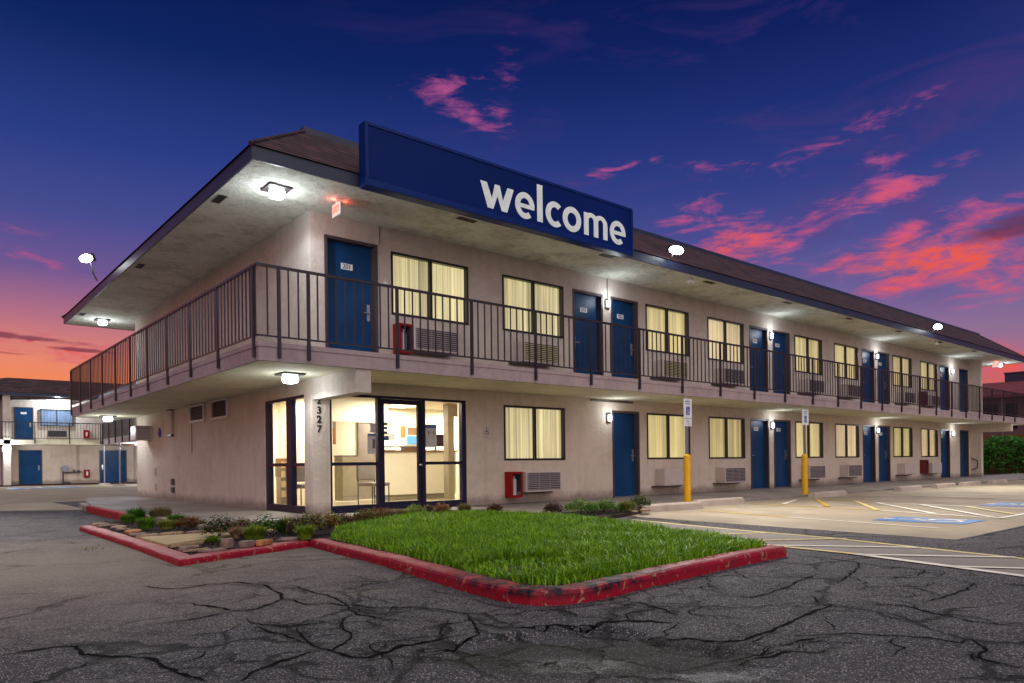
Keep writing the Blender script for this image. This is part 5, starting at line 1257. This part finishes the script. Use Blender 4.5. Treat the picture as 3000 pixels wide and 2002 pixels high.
# courtyard details
r=empty('air_conditioner',(1.75,Y,2.86),'brown air conditioner grille on the far courtyard balcony','air conditioner'); b=MB(); b.box(0,1.05,-.12,-.002,0,.42); b.build('casing',M['acwhite'],r); b=MB(); b.box(.02,1.03,-.13,-.121,.02,.4); b.build('grille',M['acdark'],r)
for z,l in((.3,'red fire cabinet on the far courtyard ground wall'),(ZD+.2,'red fire cabinet on the far courtyard balcony wall')):
    r=empty('extinguisher_cabinet',(3.72,Y,z),l,'fire cabinet','red fire extinguisher cabinets on the walls'); b=MB(); b.box(0,.3,-.2,-.002,0,.5); b.build('box',M['red'],r); b=MB(); b.box(.1,.2,-.206,-.201,.12,.38); b.build('pane',M['white'],r)
r=empty('fire_hose_reel',(2.55,Y-.15,0),'grey hose reel and pipe valves against the far courtyard wall','hose reel')
b=MB(); b.tube((.1,0,.88),(.1,.06,.88),.2,.2,18); b.build('reel',M['galv'],r); b=MB(); b.tube((0,0,-.05),(0,0,.7),.045); b.tube((0,0,.62),(1.0,0,.66),.045); b.tube((.6,0,.66),(.6,0,.82),.05); b.tube((.85,0,.6),(.85,0,.78),.06); b.tube((0,0,.0),(.4,0,.0),.04); b.build('pipe',M['frame'],r)

# ------------------------------------------------------------------ far right background
bb_=empty('neighbour_building',(0,0,0),'low plum-brown building with a dark roof beyond the right end','building')
box('wall',55,62,-14,7.5,-.1,5.3,M['brownwall'],bb_)
b=MB(); b.add([(54.4,-14,5.3),(54.4,8,5.3),(57.5,8,6.5),(57.5,-14,6.1)],[(0,1,2,3)]); b.box(54.4,54.5,-14,8,5.1,5.3); b.build('roof',M['brownroof'],bb_)
for y0,y1 in((3.2,3.9),(4.3,5.0),(5.5,6.9),(.6,2.2)): box('window',54.95,54.99,y0,y1,2.9,4.7,M['darkglass'],bb_)
for y0 in(2.9,5.15): box('drain_pipe',54.9,54.94,y0,y0+.09,0,5.1,M['galv'],bb_)
r=empty('rooftop_unit',(58.5,5.0,6.2),'dark boxy unit on the roof of the plum-brown building','rooftop unit'); b=MB(); b.box(-1,1,-.9,.75,-.5,.85); b.build('casing',M['trim_dark'],r); b=MB(); b.box(-1.05,1.05,-.95,.8,.85,.95); b.build('lid',M['trim_dark'],r)
fn=empty('wooden_fence',(47.5,0,0),'red-brown board fence behind the hedge','fence'); b=MB()
y=-14
while y<12: b.box(0,.03,y,y+.14,-.15,2.28+random.uniform(-.02,.02)); y+=.15
b.build('board_panel',M['fencewood'],fn); b=MB(); b.box(-.04,-.001,-14,12,1.9,2.0); b.box(-.04,-.001,-14,12,.4,.5); b.build('fence_rail',M['fencewood'],fn)
def hedge(y0,y1,h0,label):
    r=empty('hedge_shrub',(45.6,(y0+y1)/2,-.15),label,'shrub','dense shrubs of the hedge beyond the right end'); b=MB(); L=(y1-y0)/2
    for i in range(int(2600*L)):
        px=random.gauss(0,.45);py=random.uniform(-L,L); top=h0*(1-.25*abs(py/L)**3)*(1+.12*mn.noise((py*1.5,h0,0)))
        zz=top*random.random()**.6; s=random.uniform(.05,.11)
        px=max(-1,min(1,px)); 
        a=random.uniform(0,6.28);e2=random.uniform(-.7,1)
        u=Vector((math.cos(a),math.sin(a),e2)).normalized()*s; v=u.orthogonal().normalized()*s*.5
        c=Vector((px,py,zz)); b.add([c-u,c+v,c+u,c-v],[(0,1,2,3)])
    b.build('foliage',M['hedge'],r); st=MB()
    for k in range(5): st.tube((0,-L+2*L*(k+.5)/5,0),(random.uniform(-.2,.2),-L+2*L*(k+.5)/5,h0*.8),.04,.015,6)
    st.build('trunk',M['bark'],r)
hedge(3.4,8,1.75,'shrub nearest the motel end wall in the hedge'); hedge(1.2,3.6,2.3,'tall middle shrub of the hedge'); hedge(-1.5,1.4,2.55,'shrub at the right edge of the picture'); hedge(-5,-1.3,2.5,'shrub of the hedge just outside the parking edge')
b=MB(); b.prism([(31.5,-2.6),(36,-2.4),(44,-3),(36,-4.6),(31,-3.6)],-.2,-.02); tag(b.build('kerb',M['pcream']),'yellow-edged kerb island at the far right',kind='structure')
b=MB()
for _ in range(3500):
    x=random.uniform(32,42);y=random.uniform(-4.2,-2.8); blade(b,x,y,-.03,random.uniform(.05,.13),.02,random.uniform(0,6.28),.6)
tag(b.build('island_grass',M['grass']),'rough grass on the far right kerb island','grass',kind='stuff')
r=empty('vent_pipe',(23.8,1.2,6.4),'thin vent pipe on the roof near the far floodlight','pipe'); b=MB(); b.tube((0,0,0),(0,0,.75),.035); b.build('pipe',M['galv'],r); b=MB(); b.tube((0,0,.75),(0,0,.82),.06); b.build('cap',M['galv'],r)

# ------------------------------------------------------------------ render settings
S.view_settings.view_transform='Standard'; S.view_settings.look='None'; S.view_settings.exposure=0; S.view_settings.gamma=1
S.cycles.use_denoising=True
try: S.cycles.denoiser='OPENIMAGEDENOISE'
except Exception: pass
S.cycles.max_bounces=8; S.cycles.sample_clamp_indirect=4; S.cycles.caustics_reflective=False; S.cycles.caustics_refractive=False; S.cycles.transparent_max_bounces=12
S.render.film_transparent=False
